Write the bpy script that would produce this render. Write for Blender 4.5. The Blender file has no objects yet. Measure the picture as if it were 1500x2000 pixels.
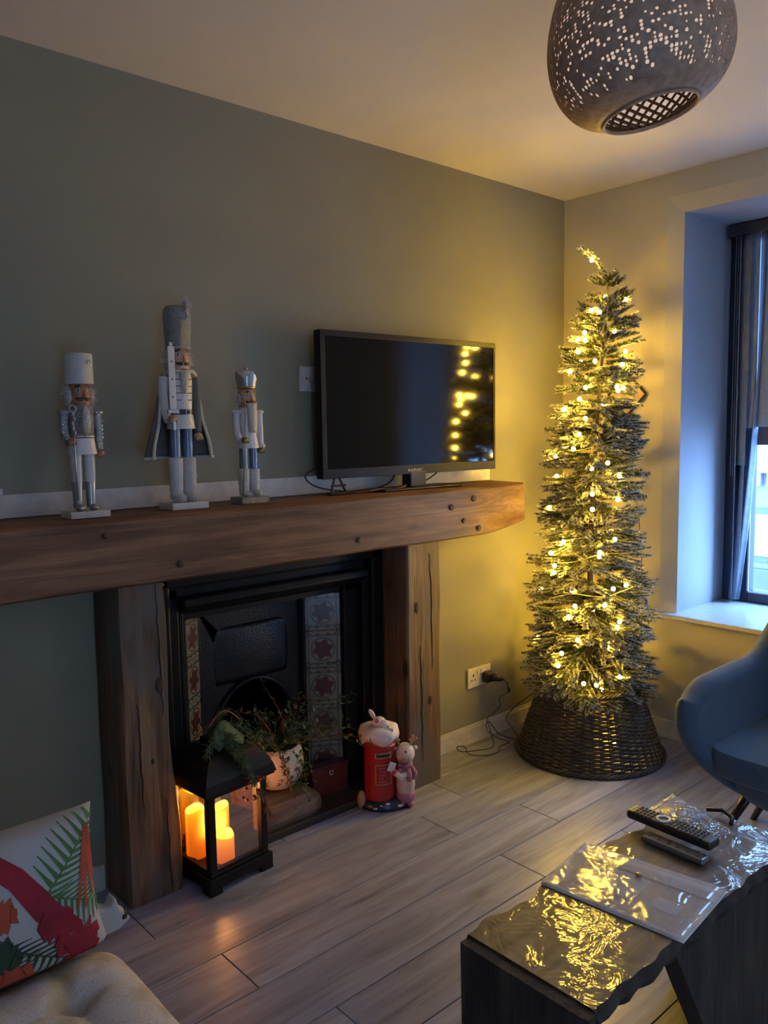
import bpy, bmesh, math, random
from mathutils import Vector, Matrix, noise
import numpy as np
random.seed(7)
R = math.radians
PI = math.pi
scene = bpy.context.scene
col = scene.collection

# ------------------------------------------------------------------ camera
cam_d = bpy.data.cameras.new('camera')
cam = bpy.data.objects.new('camera', cam_d)
col.objects.link(cam)
cr = Vector((0.74343283, -0.66863398, -0.01537002))
cu = Vector((0.07923874, 0.06523723, 0.99471872))
cw = Vector((0.66410003, 0.74072445, -0.10148121))
cam.matrix_world = Matrix(((cr.x, cu.x, -cw.x, -3.22007), (cr.y, cu.y, -cw.y, -2.31051), (cr.z, cu.z, -cw.z, 1.36524), (0, 0, 0, 1)))
cam_d.sensor_fit = 'VERTICAL'
cam_d.sensor_height = 36.0
cam_d.lens = 36.0 * 1584.92 / 2000.0
cam_d.clip_start = 0.02
scene.camera = cam

# ------------------------------------------------------------------ view, sky and lights
vs = scene.view_settings
vs.view_transform = 'Standard'
vs.look = 'None'
vs.gamma = 1.0
vs.use_curve_mapping = False
vs.exposure = 0.0
wd = bpy.data.worlds.new('dusk_sky')
scene.world = wd
wd.use_nodes = True
bg = wd.node_tree.nodes['Background']
bg.inputs[0].default_value = (0.25, 0.50, 1.0, 1)
bg.inputs[1].default_value = 30.0


def area(name, loc, rot, sx, sy, energy, color, portal=False):
    l = bpy.data.lights.new(name, 'AREA')
    l.shape = 'RECTANGLE'
    l.size, l.size_y = sx, sy
    l.energy = energy
    l.color = color
    if portal:
        l.cycles.is_portal = True
    o = bpy.data.objects.new(name, l)
    o.location = loc
    o.rotation_euler = rot
    col.objects.link(o)
    return o


# daylight portal in the window (guides the sky light, adds none of its own)
area('window_portal', (0.56, -1.04, 1.4), (0, R(90), 0), 1.7, 0.96, 1, (1, 1, 1), portal=True)
# weak warm fill lamp added far behind the camera, no real source there
area('rear_fill_light', (-3.3, -4.45, 1.25), (R(90), 0, 0), 1.0, 1.9, 2.5, (1.0, 0.88, 0.78))
# cool side fill added on the solid right wall beyond the frame, no opening
area('side_fill_light', (-0.02, -3.35, 1.45), (0, R(90), 0), 1.6, 1.1, 10.5, (0.66, 0.78, 1.0))
BULB_W = 430.0      # emission strength of the tree bulbs
BULB_C = (1.0, 0.60, 0.06)
cy = scene.cycles
cy.max_bounces = 8
cy.diffuse_bounces = 4
cy.glossy_bounces = 4
cy.transmission_bounces = 8
cy.transparent_max_bounces = 24
cy.sample_clamp_indirect = 3.0
cy.use_denoising = True
cy.caustics_reflective = False
cy.caustics_refractive = False


# ------------------------------------------------------------------ materials
class NT:
    def __init__(self, name):
        self.m = bpy.data.materials.new(name)
        self.m.use_nodes = True
        self.t = self.m.node_tree
        self.b = self.t.nodes['Principled BSDF']

    def n(self, kind, **kw):
        nd = self.t.nodes.new('ShaderNode' + kind)
        for k, v in kw.items():
            setattr(nd, k, v)
        return nd

    def l(self, a, b):
        self.t.links.new(a, b)

    def coord(self, scale=(1, 1, 1), kind='Object', rnd=False):
        tc = self.n('TexCoord')
        mp = self.n('Mapping')
        mp.inputs['Scale'].default_value = scale
        self.l(tc.outputs[kind], mp.inputs[0])
        if rnd:
            oi = self.n('ObjectInfo')
            mul = self.n('MATH'.title().replace('Math', 'Math'))
            mul.operation = 'MULTIPLY'
            mul.inputs[1].default_value = 37.0
            self.l(oi.outputs['Random'], mul.inputs[0])
            cmb = self.n('CombineXYZ')
            self.l(mul.outputs[0], cmb.inputs[0])
            self.l(mul.outputs[0], cmb.inputs[1])
            self.l(cmb.outputs[0], mp.inputs['Location'])
        return mp.outputs[0]

    def noise(self, vec, scale, detail=4, rough=0.55, dist=0.0):
        nd = self.n('TexNoise')
        nd.inputs['Scale'].default_value = scale
        nd.inputs['Detail'].default_value = detail
        nd.inputs['Roughness'].default_value = rough
        nd.inputs['Distortion'].default_value = dist
        if vec is not None:
            self.l(vec, nd.inputs['Vector'])
        return nd.outputs['Fac']

    def ramp(self, fac, stops, interp='LINEAR'):
        nd = self.n('ValToRGB')
        e = nd.color_ramp.elements
        nd.color_ramp.interpolation = interp
        while len(e) < len(stops):
            e.new(0.5)
        for i, (p, c) in enumerate(stops):
            e[i].position = p
            e[i].color = tuple(c) + (1,) if len(c) == 3 else c
        self.l(fac, nd.inputs[0])
        return nd.outputs[0]

    def mix(self, fac, a, b, mode='MIX'):
        nd = self.n('MixRGB', blend_type=mode)
        for i, x in ((0, fac), (1, a), (2, b)):
            if hasattr(x, 'is_output'):
                self.l(x, nd.inputs[i])
            elif i == 0:
                nd.inputs[0].default_value = x
            else:
                nd.inputs[i].default_value = tuple(x) + (1,)
        return nd.outputs[0]

    def bump(self, h, strength=0.3, dist=0.01, inp=None):
        nd = self.n('Bump')
        nd.inputs['Strength'].default_value = strength
        nd.inputs['Distance'].default_value = dist
        self.l(h, nd.inputs['Height'])
        self.l(nd.outputs[0], (inp or self.b).inputs['Normal'])
        return nd


def plain(name, c, rough=0.5, metal=0.0, var=0.12, scale=30, bump=0.0, bscale=120, **kw):
    t = NT(name)
    v = t.coord()
    f = t.noise(v, scale, 3)
    lo = tuple(x * (1 - var) for x in c)
    hi = tuple(min(1, x * (1 + var)) for x in c)
    t.l(t.ramp(f, [(0.3, lo), (0.7, hi)]), t.b.inputs['Base Color'])
    t.b.inputs['Roughness'].default_value = rough
    t.b.inputs['Metallic'].default_value = metal
    if bump:
        t.bump(t.noise(v, bscale, 3), bump, 0.004)
    for k, x in kw.items():
        t.b.inputs[k.replace('_', ' ')].default_value = x
    return t.m


def wood(name, dark, mid, light, axis='x', rough=0.6, gscale=1.0, bump=0.35, knots=True, rnd=False, stain=None):
    t = NT(name)
    s = {'x': (1.2, 14, 14), 'y': (14, 1.2, 14), 'z': (14, 14, 1.2)}[axis]
    v = t.coord(tuple(k * gscale for k in s), rnd=rnd)
    g1 = t.noise(v, 1.6, 6, 0.6, 1.2)
    v2 = t.coord(tuple(k * gscale * (1.0 if k < 2 else 5.0) for k in s), rnd=rnd)
    g2 = t.noise(v2, 2.0, 4, 0.7)
    c = t.ramp(g1, [(0.32, dark), (0.5, mid), (0.66, light)])
    fine = t.ramp(g2, [(0.3, (0.62, 0.6, 0.58)), (0.6, (1.08, 1.08, 1.08))])
    c = t.mix(0.8, c, fine, 'MULTIPLY')
    big = t.noise(t.coord(rnd=rnd), 2.3, 3)
    c = t.mix(1.0, c, t.ramp(big, [(0.3, (0.72, 0.7, 0.7)), (0.7, (1.15, 1.12, 1.08))]), 'MULTIPLY')
    if stain:
        sv = t.coord((1, 1, 0.45) if axis == 'z' else (0.45, 1, 1))
        c = t.mix(t.ramp(t.noise(sv, 6.0, 2), [(0.50, (0, 0, 0)), (0.62, (0.8, 0.8, 0.8))]), c, stain)
    if knots:
        kv = t.coord({'x': (2.4, 6, 6), 'y': (6, 2.4, 6), 'z': (6, 6, 2.4)}[axis])
        vo = t.n('TexVoronoi')
        vo.inputs['Scale'].default_value = 1.3
        t.l(kv, vo.inputs['Vector'])
        k = t.ramp(vo.outputs['Distance'], [(0.07, (1, 1, 1)), (0.15, (0, 0, 0))])
        c = t.mix(k, c, tuple(x * 0.35 for x in dark))
    t.l(c, t.b.inputs['Base Color'])
    t.b.inputs['Roughness'].default_value = rough
    t.bump(g2, bump, 0.004)
    return t.m


M = {}


def wall_paint(name, c, sc=1.0):
    t = NT(name)
    v = t.coord(kind='Object')
    big = t.noise(v, 1.1, 3, 0.6, 0.6)
    t.l(t.ramp(big, [(0.3, tuple(x * 0.93 for x in c)), (0.7, tuple(x * 1.05 for x in c))]), t.b.inputs['Base Color'])
    t.b.inputs['Roughness'].default_value = 0.75
    t.b.inputs['Specular IOR Level'].default_value = 0.25
    f = t.noise(v, 7, 4, 0.55)
    t.bump(f, 0.18 * sc, 0.02)
    return t.m


M['wall_olive'] = wall_paint('olive_grey_wall_paint', (0.272, 0.256, 0.190))
M['wall_cream'] = wall_paint('cream_wall_paint', (0.56, 0.51, 0.39))
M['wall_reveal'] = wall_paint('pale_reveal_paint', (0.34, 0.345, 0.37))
M['ceiling'] = wall_paint('ceiling_paint', (0.70, 0.655, 0.62))
M['gloss_white'] = plain('white_gloss_paint', (0.66, 0.63, 0.60), 0.35)
M['sill'] = plain('white_sill_paint', (0.55, 0.56, 0.60), 0.15, var=0.04)

# laminate planks: grey washed oak
t = NT('grey_laminate')
v = t.coord((1.0, 9, 9), rnd=True)
g = t.noise(v, 2.2, 6, 0.62, 0.8)
v2 = t.coord((2.0, 60, 60), rnd=True)
g2 = t.noise(v2, 2.0, 3)
c = t.ramp(g, [(0.28, (0.14, 0.148, 0.19)), (0.5, (0.28, 0.292, 0.375)), (0.72, (0.37, 0.385, 0.48))])
c = t.mix(0.5, c, t.ramp(g2, [(0.3, (0.75, 0.74, 0.74)), (0.65, (1.05, 1.05, 1.05))]), 'MULTIPLY')
oi = t.n('ObjectInfo')
c = t.mix(1.0, c, t.ramp(oi.outputs['Random'], [(0.0, (0.9, 0.9, 0.9)), (1.0, (1.08, 1.08, 1.08))]), 'MULTIPLY')
t.l(c, t.b.inputs['Base Color'])
t.l(t.ramp(g, [(0.3, (0.42, 0.42, 0.42)), (0.7, (0.3, 0.3, 0.3))]), t.b.inputs['Roughness'])
t.bump(g2, 0.08, 0.002)
M['laminate'] = t.m
M['dark_gap'] = plain('dark_joint', (0.02, 0.018, 0.018), 0.9)

M['beam'] = wood('mantel_timber', (0.075, 0.031, 0.015), (0.170, 0.078, 0.039), (0.255, 0.13, 0.068), 'x', 0.6)
M['post'] = wood('post_timber', (0.050, 0.027, 0.014), (0.15, 0.085, 0.046), (0.24, 0.15, 0.088), 'z', 0.6, stain=(0.10, 0.092, 0.085))
M['slab'] = wood('lacquered_slab', (0.04, 0.026, 0.014), (0.12, 0.085, 0.045), (0.19, 0.145, 0.085), 'x', 0.12, bump=0.0)
# thick wavy lacquer on the slab top
t = NT('wavy_lacquered_top')
v = t.coord((1.2, 10, 10))
g = t.noise(v, 1.6, 6, 0.6, 1.0)
c = t.ramp(g, [(0.25, (0.045, 0.03, 0.018)), (0.5, (0.15, 0.11, 0.065)), (0.75, (0.24, 0.19, 0.12))])
t.l(c, t.b.inputs['Base Color'])
t.b.inputs['Roughness'].default_value = 0.6
t.b.inputs['Coat Weight'].default_value = 0.85
t.b.inputs['Coat Roughness'].default_value = 0.06
t.b.inputs['Coat IOR'].default_value = 1.6
w = t.noise(t.coord((1, 1, 1)), 14, 3, 0.55, 0.8)
bn = t.bump(w, 0.42, 0.010)
t.l(bn.outputs[0], t.b.inputs['Coat Normal'])
M['slab_top'] = t.m
M['slab_side'] = wood('rough_slab_edge', (0.012, 0.009, 0.007), (0.035, 0.026, 0.019), (0.075, 0.056, 0.04), 'z', 0.75, bump=0.8)
M['iron'] = plain('black_cast_iron', (0.006, 0.0065, 0.008), 0.4, 0.0, bump=0.25, bscale=90, Specular_IOR_Level=0.18)
M['iron_gloss'] = plain('polished_cast_iron', (0.008, 0.01, 0.014), 0.3, 0.3, bump=0.5, bscale=160)
M['black'] = plain('black_plastic', (0.012, 0.012, 0.013), 0.4)
M['black_soft'] = plain('black_rubber', (0.014, 0.013, 0.013), 0.7)
M['silver'] = plain('silver_paint', (0.36, 0.37, 0.40), 0.32, 0.7)
M['silver_glitter'] = plain('silver_glitter', (0.28, 0.29, 0.30), 0.45, 0.5, var=0.6, scale=500, bump=0.9, bscale=500)
M['white_glitter'] = plain('white_glitter', (0.60, 0.61, 0.62), 0.55, 0.1, var=0.2, scale=400, bump=0.8, bscale=400)
M['sequin'] = plain('silver_sequins', (0.40, 0.44, 0.50), 0.22, 0.8, var=0.5, scale=300, bump=0.9, bscale=300)
M['figwhite'] = plain('white_enamel', (0.62, 0.61, 0.62), 0.3)
M['fur'] = plain('white_fur', (0.58, 0.57, 0.56), 0.95, bump=1.0, bscale=180)
M['skin'] = plain('painted_skin', (0.50, 0.28, 0.17), 0.35)
M['skin2'] = plain('dark_painted_skin', (0.33, 0.15, 0.08), 0.35)
M['cape'] = plain('grey_felt', (0.13, 0.13, 0.125), 0.9)
M['trim'] = plain('cream_trim', (0.62, 0.58, 0.48), 0.9, bump=0.8, bscale=250)
M['blueleg'] = plain('slate_blue_enamel', (0.15, 0.20, 0.30), 0.2, 0.35)
M['navy'] = plain('navy_enamel', (0.012, 0.018, 0.045), 0.3)
M['red'] = plain('red_enamel', (0.35, 0.012, 0.016), 0.35)
M['gold'] = plain('gold_paint', (0.42, 0.32, 0.14), 0.4, 0.6)
M['woodhand'] = plain('varnished_hand', (0.42, 0.27, 0.17), 0.4)
M['brass_hand'] = plain('brass_hand', (0.20, 0.15, 0.06), 0.35, 0.5)
t = NT('rhinestone')
t.b.inputs['Base Color'].default_value = (0.8, 0.88, 1, 1)
t.b.inputs['Metallic'].default_value = 1
t.b.inputs['Roughness'].default_value = 0.08
t.bump(t.noise(t.coord(), 200, 1), 0.6, 0.01)
M['gem'] = t.m

# tv screen
t = NT('tv_screen')
t.b.inputs['Base Color'].default_value = (0.004, 0.004, 0.005, 1)
t.b.inputs['Roughness'].default_value = 0.09
t.b.inputs['IOR'].default_value = 1.42
t.bump(t.noise(t.coord(), 4, 1), 0.01, 0.01)
M['screen'] = t.m
M['bezel'] = plain('tv_bezel', (0.007, 0.007, 0.008), 0.4, Specular_IOR_Level=0.25)
M['printgrey'] = plain('pale_print', (0.55, 0.55, 0.55), 0.5)

# tile with medallion, local object coords: tile spans +-0.07 in x and z
t = NT('victorian_tile')
tc = t.n('TexCoord')
sep = t.n('SeparateXYZ')
t.l(tc.outputs['Object'], sep.inputs[0])


def mth(t, op, a, b=None):
    nd = t.n('Math', operation=op)
    for i, x in enumerate((a, b)):
        if x is None:
            continue
        if hasattr(x, 'is_output'):
            t.l(x, nd.inputs[i])
        else:
            nd.inputs[i].default_value = x
    return nd.outputs[0]


X = mth(t, 'MULTIPLY', sep.outputs[0], 14.3)
Z = mth(t, 'MULTIPLY', sep.outputs[2], 14.3)
r2 = mth(t, 'SQRT', mth(t, 'ADD', mth(t, 'MULTIPLY', X, X), mth(t, 'MULTIPLY', Z, Z)))
ang = mth(t, 'ARCTAN2', Z, X)
pet = mth(t, 'ADD', r2, mth(t, 'MULTIPLY', mth(t, 'SINE', mth(t, 'MULTIPLY', ang, 6)), 0.09))
med = mth(t, 'LESS_THAN', pet, 0.48)
core = mth(t, 'LESS_THAN', pet, 0.24)
ring = mth(t, 'LESS_THAN', mth(t, 'ABSOLUTE', mth(t, 'SUBTRACT', r2, 0.62)), 0.035)
aX = mth(t, 'ABSOLUTE', X)
aZ = mth(t, 'ABSOLUTE', Z)
l1 = mth(t, 'LESS_THAN', mth(t, 'ABSOLUTE', mth(t, 'SUBTRACT', aX, 0.76)), 0.045)
l2 = mth(t, 'LESS_THAN', mth(t, 'ABSOLUTE', mth(t, 'SUBTRACT', aZ, 0.76)), 0.04)
dxc = mth(t, 'SUBTRACT', aX, 0.80)
dzc = mth(t, 'SUBTRACT', aZ, 0.80)
rc = mth(t, 'SQRT', mth(t, 'ADD', mth(t, 'MULTIPLY', dxc, dxc), mth(t, 'MULTIPLY', dzc, dzc)))
curl = mth(t, 'LESS_THAN', mth(t, 'ABSOLUTE', mth(t, 'SUBTRACT', rc, 0.12)), 0.045)
dxm = mth(t, 'SUBTRACT', aX, 0.28)
dzm = mth(t, 'SUBTRACT', aZ, 0.78)
bud = mth(t, 'LESS_THAN', mth(t, 'SQRT', mth(t, 'ADD', mth(t, 'MULTIPLY', dxm, dxm), mth(t, 'MULTIPLY', dzm, dzm))), 0.11)
c = t.mix(ring, (0.17, 0.14, 0.10), (0.05, 0.045, 0.03))
c = t.mix(mth(t, 'MAXIMUM', l1, l2), c, (0.06, 0.065, 0.045))
c = t.mix(mth(t, 'MAXIMUM', curl, bud), c, (0.05, 0.05, 0.04))
c = t.mix(med, c, (0.075, 0.014, 0.014))
c = t.mix(core, c, (0.055, 0.02, 0.02))
t.l(c, t.b.inputs['Base Color'])
t.b.inputs['Roughness'].default_value = 0.25
M['tile'] = t.m

# glass
t = NT('lantern_glass')
for nd in list(t.t.nodes):
    if nd.type != 'OUTPUT_MATERIAL':
        t.t.nodes.remove(nd)
out = [n_ for n_ in t.t.nodes if n_.type == 'OUTPUT_MATERIAL'][0]
tr = t.n('BsdfTransparent')
gl = t.n('BsdfGlossy')
gl.inputs['Roughness'].default_value = 0.0
ms = t.n('MixShader')
ms.inputs[0].default_value = 0.33
t.l(tr.outputs[0], ms.inputs[1])
t.l(gl.outputs[0], ms.inputs[2])
t.l(ms.outputs[0], out.inputs[0])
M['glass'] = t.m


def clear(name, mixf, rough, tint=(1, 1, 1), bump=0.0, bs=20, bd=0.02, body=None, bodyf=0.0):
    t = NT(name)
    for nd in list(t.t.nodes):
        if nd.type != 'OUTPUT_MATERIAL':
            t.t.nodes.remove(nd)
    out = [n_ for n_ in t.t.nodes if n_.type == 'OUTPUT_MATERIAL'][0]
    tr = t.n('BsdfTransparent')
    tr.inputs[0].default_value = tuple(tint) + (1,)
    gl = t.n('BsdfGlossy')
    gl.inputs['Roughness'].default_value = rough
    ms = t.n('MixShader')
    ms.inputs[0].default_value = mixf
    first = tr.outputs[0]
    if body:
        df = t.n('BsdfDiffuse')
        df.inputs[0].default_value = tuple(body) + (1,)
        m2 = t.n('MixShader')
        m2.inputs[0].default_value = bodyf
        t.l(tr.outputs[0], m2.inputs[1])
        t.l(df.outputs[0], m2.inputs[2])
        first = m2.outputs[0]
    t.l(first, ms.inputs[1])
    t.l(gl.outputs[0], ms.inputs[2])
    t.l(ms.outputs[0], out.inputs[0])
    if bump:
        v = t.coord()
        nd = t.n('Bump')
        nd.inputs['Strength'].default_value = bump
        nd.inputs['Distance'].default_value = bd
        t.l(t.noise(v, bs, 2, 0.5, 0.6), nd.inputs['Height'])
        t.l(nd.outputs[0], gl.inputs['Normal'])
    return t.m


M['window_glass'] = clear('window_glass', 0.05, 0.0)
M['sleeve'] = clear('plastic_sleeve', 0.10, 0.09, (1, 1, 1), 0.6, 14, 0.010, (0.92, 0.90, 0.93), 0.27)
M['bag'] = clear('crinkled_clear_bag', 0.2, 0.08, (0.9, 0.9, 0.92), 1.0, 40, 0.02, (0.6, 0.6, 0.62), 0.15)


def emis(name, c, s):
    t = NT(name)
    t.b.inputs['Base Color'].default_value = tuple(c) + (1,)
    t.b.inputs['Emission Color'].default_value = tuple(c) + (1,)
    t.b.inputs['Emission Strength'].default_value = s
    return t


M['bulb'] = emis('lit_bulb', BULB_C, BULB_W).m
# LED candle wax: light from within, fading down the shaft
t = NT('glowing_wax')
tc = t.n('TexCoord')
sp = t.n('SeparateXYZ')
t.l(tc.outputs['Generated'], sp.inputs[0])
t.l(t.ramp(sp.outputs[2], [(0.0, (0.90, 0.13, 0.003)), (0.5, (1.0, 0.19, 0.004)), (0.82, (1.0, 0.30, 0.006)), (1.0, (1.0, 0.5, 0.01))]), t.b.inputs['Emission Color'])
t.l(t.ramp(sp.outputs[2], [(0.0, (0.45,) * 3), (0.5, (0.62,) * 3), (0.8, (0.8,) * 3), (1.0, (1.0,) * 3)]), t.b.inputs['Emission Strength'])
mulw = t.n('Math', operation='MULTIPLY')
ln = t.b.inputs['Emission Strength'].links[0]
src = ln.from_socket
t.l(src, mulw.inputs[0])
mulw.inputs[1].default_value = 2.6
t.l(mulw.outputs[0], t.b.inputs['Emission Strength'])
t.b.inputs['Base Color'].default_value = (0.8, 0.4, 0.1, 1)
M['wax'] = t.m
M['wax_top'] = emis('glowing_wax_pool', (1.0, 0.55, 0.02), 7.0).m

M['wicker'] = plain('dark_wicker', (0.042, 0.037, 0.037), 0.55, var=0.45, scale=14)
M['fabric_blue'] = plain('blue_upholstery', (0.050, 0.092, 0.145), 0.85, bump=0.4, bscale=500, var=0.1, Sheen_Weight=0.2)
M['leg_black'] = plain('black_leg', (0.008, 0.008, 0.009), 0.35)
M['pale_wood'] = wood('pale_wood', (0.32, 0.20, 0.12), (0.42, 0.28, 0.18), (0.5, 0.35, 0.24), 'x', 0.5, knots=False)
t = NT('speckled_cotton')
v = t.coord()
c = t.ramp(t.noise(v, 9, 3), [(0.50, (0.66, 0.62, 0.60)), (0.66, (0.46, 0.37, 0.22))])
c = t.mix(t.ramp(t.noise(v, 260, 2), [(0.60, (0, 0, 0)), (0.66, (0.6, 0.6, 0.6))]), c, (0.25, 0.23, 0.22))
t.l(c, t.b.inputs['Base Color'])
t.b.inputs['Roughness'].default_value = 0.9
t.bump(t.noise(v, 300, 2), 0.3, 0.003)
M['cotton'] = t.m

# window things
M['frame_dark'] = plain('dark_window_frame', (0.018, 0.028, 0.05), 0.4)
M['blind'] = plain('grey_blind_fabric', (0.23, 0.28, 0.36), 0.75, bump=0.2)
M['headrail'] = plain('dark_headrail', (0.03, 0.03, 0.035), 0.4)
M['facade'] = plain('pale_render', (0.13, 0.135, 0.13), 0.8, scale=3)
M['facade_trim'] = plain('facade_trim', (0.19, 0.195, 0.195), 0.7)
M['facade_dark'] = plain('facade_stone', (0.06, 0.068, 0.075), 0.8, scale=6)
M['street'] = plain('street', (0.25, 0.27, 0.3), 0.9)

# tree
t = NT('flocked_needles')
at = t.n('Attribute', attribute_name='tip')
nz = t.noise(t.coord(), 55, 2)
f = t.n('Math', operation='ADD')
t.l(at.outputs['Fac'], f.inputs[0])
mm = t.n('Math', operation='MULTIPLY_ADD')
mm.inputs[1].default_value = 1.1
mm.inputs[2].default_value = -0.55
t.l(nz, mm.inputs[0])
t.l(mm.outputs[0], f.inputs[1])
t.l(t.ramp(f.outputs[0], [(0.28, (0.028, 0.048, 0.016)), (0.50, (0.11, 0.125, 0.075)), (0.88, (0.52, 0.50, 0.45))]), t.b.inputs['Base Color'])
t.b.inputs['Roughness'].default_value = 0.8
t.b.inputs['Specular IOR Level'].default_value = 0.2
M['needles'] = t.m
M['trunk'] = plain('dark_trunk', (0.04, 0.03, 0.02), 0.9)
M['wire'] = plain('pale_wire', (0.35, 0.28, 0.13), 0.4)
M['wire_dark'] = plain('dark_wire', (0.05, 0.035, 0.015), 0.5)
M['leaf_dark'] = plain('dull_green_leaf', (0.055, 0.085, 0.035), 0.5, var=0.5, scale=30)
M['leaf_rust'] = plain('rust_leaf', (0.16, 0.05, 0.025), 0.6, var=0.4, scale=40)
M['pine'] = plain('pine_sprig', (0.07, 0.11, 0.05), 0.6, var=0.5, scale=50)
M['berry'] = plain('red_berry', (0.25, 0.012, 0.015), 0.3)
M['pot'] = plain('cream_pot', (0.62, 0.50, 0.38), 0.4, scale=8)
M['log'] = wood('hearth_block', (0.07, 0.045, 0.03), (0.16, 0.10, 0.065), (0.24, 0.16, 0.10), 'x', 0.8, knots=False)
M['hearth'] = plain('dark_hearth_stone', (0.035, 0.024, 0.02), 0.5, scale=6)
M['lantern'] = plain('black_lantern_paint', (0.008, 0.0075, 0.008), 0.35, Specular_IOR_Level=0.25)
M['tan_paper'] = plain('tan_paper', (0.62, 0.44, 0.29), 0.7)
M['white_paper'] = plain('white_paper', (0.75, 0.73, 0.76), 0.7)
M['grey_disc'] = plain('grey_disc', (0.22, 0.20, 0.18), 0.5)
M['white_ring'] = plain('white_ring', (0.8, 0.8, 0.8), 0.4)
M['remote_grey'] = plain('grey_remote', (0.10, 0.095, 0.085), 0.22)
M['key'] = plain('remote_keys', (0.06, 0.06, 0.06), 0.5)
M['pink'] = plain('mauve_glaze', (0.36, 0.13, 0.19), 0.4)
M['cream_glaze'] = plain('cream_glaze', (0.55, 0.42, 0.37), 0.4)
M['snow_glaze'] = plain('snow_glaze', (0.68, 0.60, 0.58), 0.5, bump=0.3)
M['letter'] = plain('pale_blue_letter', (0.58, 0.62, 0.72), 0.5)
M['gold_line'] = plain('dull_gold_line', (0.38, 0.25, 0.11), 0.5)
M['brown_glaze'] = plain('tan_glaze', (0.45, 0.25, 0.13), 0.45)

# lampshade
M['shade'] = plain('brown_bamboo', (0.40, 0.25, 0.165), 0.55, var=0.25, scale=60, bump=0.4, bscale=90)
M['liner'] = emis('lit_shade_liner', (0.95, 0.78, 0.64), 0.50).m
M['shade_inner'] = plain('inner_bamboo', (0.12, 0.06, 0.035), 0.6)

# pillow print
t = NT('tropical_print')
v = t.coord()
big = t.noise(v, 9, 1, 0.4, 0.8)
big2 = t.noise(t.coord((1.2, 1, 1.0)), 7.5, 1, 0.4, 1.2)
wv = t.n('TexWave')
wv.inputs['Scale'].default_value = 20
wv.inputs['Distortion'].default_value = 2
mpw = t.n('Mapping')
tcw = t.n('TexCoord')
mpw.inputs['Rotation'].default_value = (0, R(35), 0)
t.l(tcw.outputs['Object'], mpw.inputs[0])
t.l(mpw.outputs[0], wv.inputs['Vector'])
leaf = t.mix(t.ramp(wv.outputs['Fac'], [(0.42, (0, 0, 0)), (0.55, (1, 1, 1))]), (0.05, 0.12, 0.035), (0.5, 0.55, 0.42))
c = t.mix(t.ramp(big, [(0.44, (1, 1, 1)), (0.47, (0, 0, 0))]), (0.62, 0.60, 0.60), leaf)
c = t.mix(t.ramp(big2, [(0.50, (0, 0, 0)), (0.53, (1, 1, 1))]), c, t.mix(t.noise(v, 30, 2), (0.20, 0.008, 0.02), (0.42, 0.04, 0.045)))
c = t.mix(t.ramp(t.noise(t.coord((1, 1, 0.6)), 8.3, 1, 0.4, 0.4), [(0.63, (0, 0, 0)), (0.66, (1, 1, 1))]), c, (0.45, 0.17, 0.05))
t.l(c, t.b.inputs['Base Color'])
t.b.inputs['Roughness'].default_value = 0.85
M['tropic'] = t.m
M['print_red'] = plain('printed_red_flower', (0.27, 0.012, 0.025), 0.85, var=0.35, scale=14)
M['print_orange'] = plain('printed_orange_flower', (0.36, 0.055, 0.025), 0.85, var=0.3, scale=20)
M['print_green'] = plain('printed_green_frond', (0.06, 0.15, 0.04), 0.85, var=0.3, scale=20)
M['print_dark'] = plain('printed_dark_leaf', (0.02, 0.05, 0.025), 0.85, var=0.3, scale=20)
M['print_white'] = plain('printed_white_ground', (0.42, 0.42, 0.42), 0.85, var=0.06, scale=8)


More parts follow.
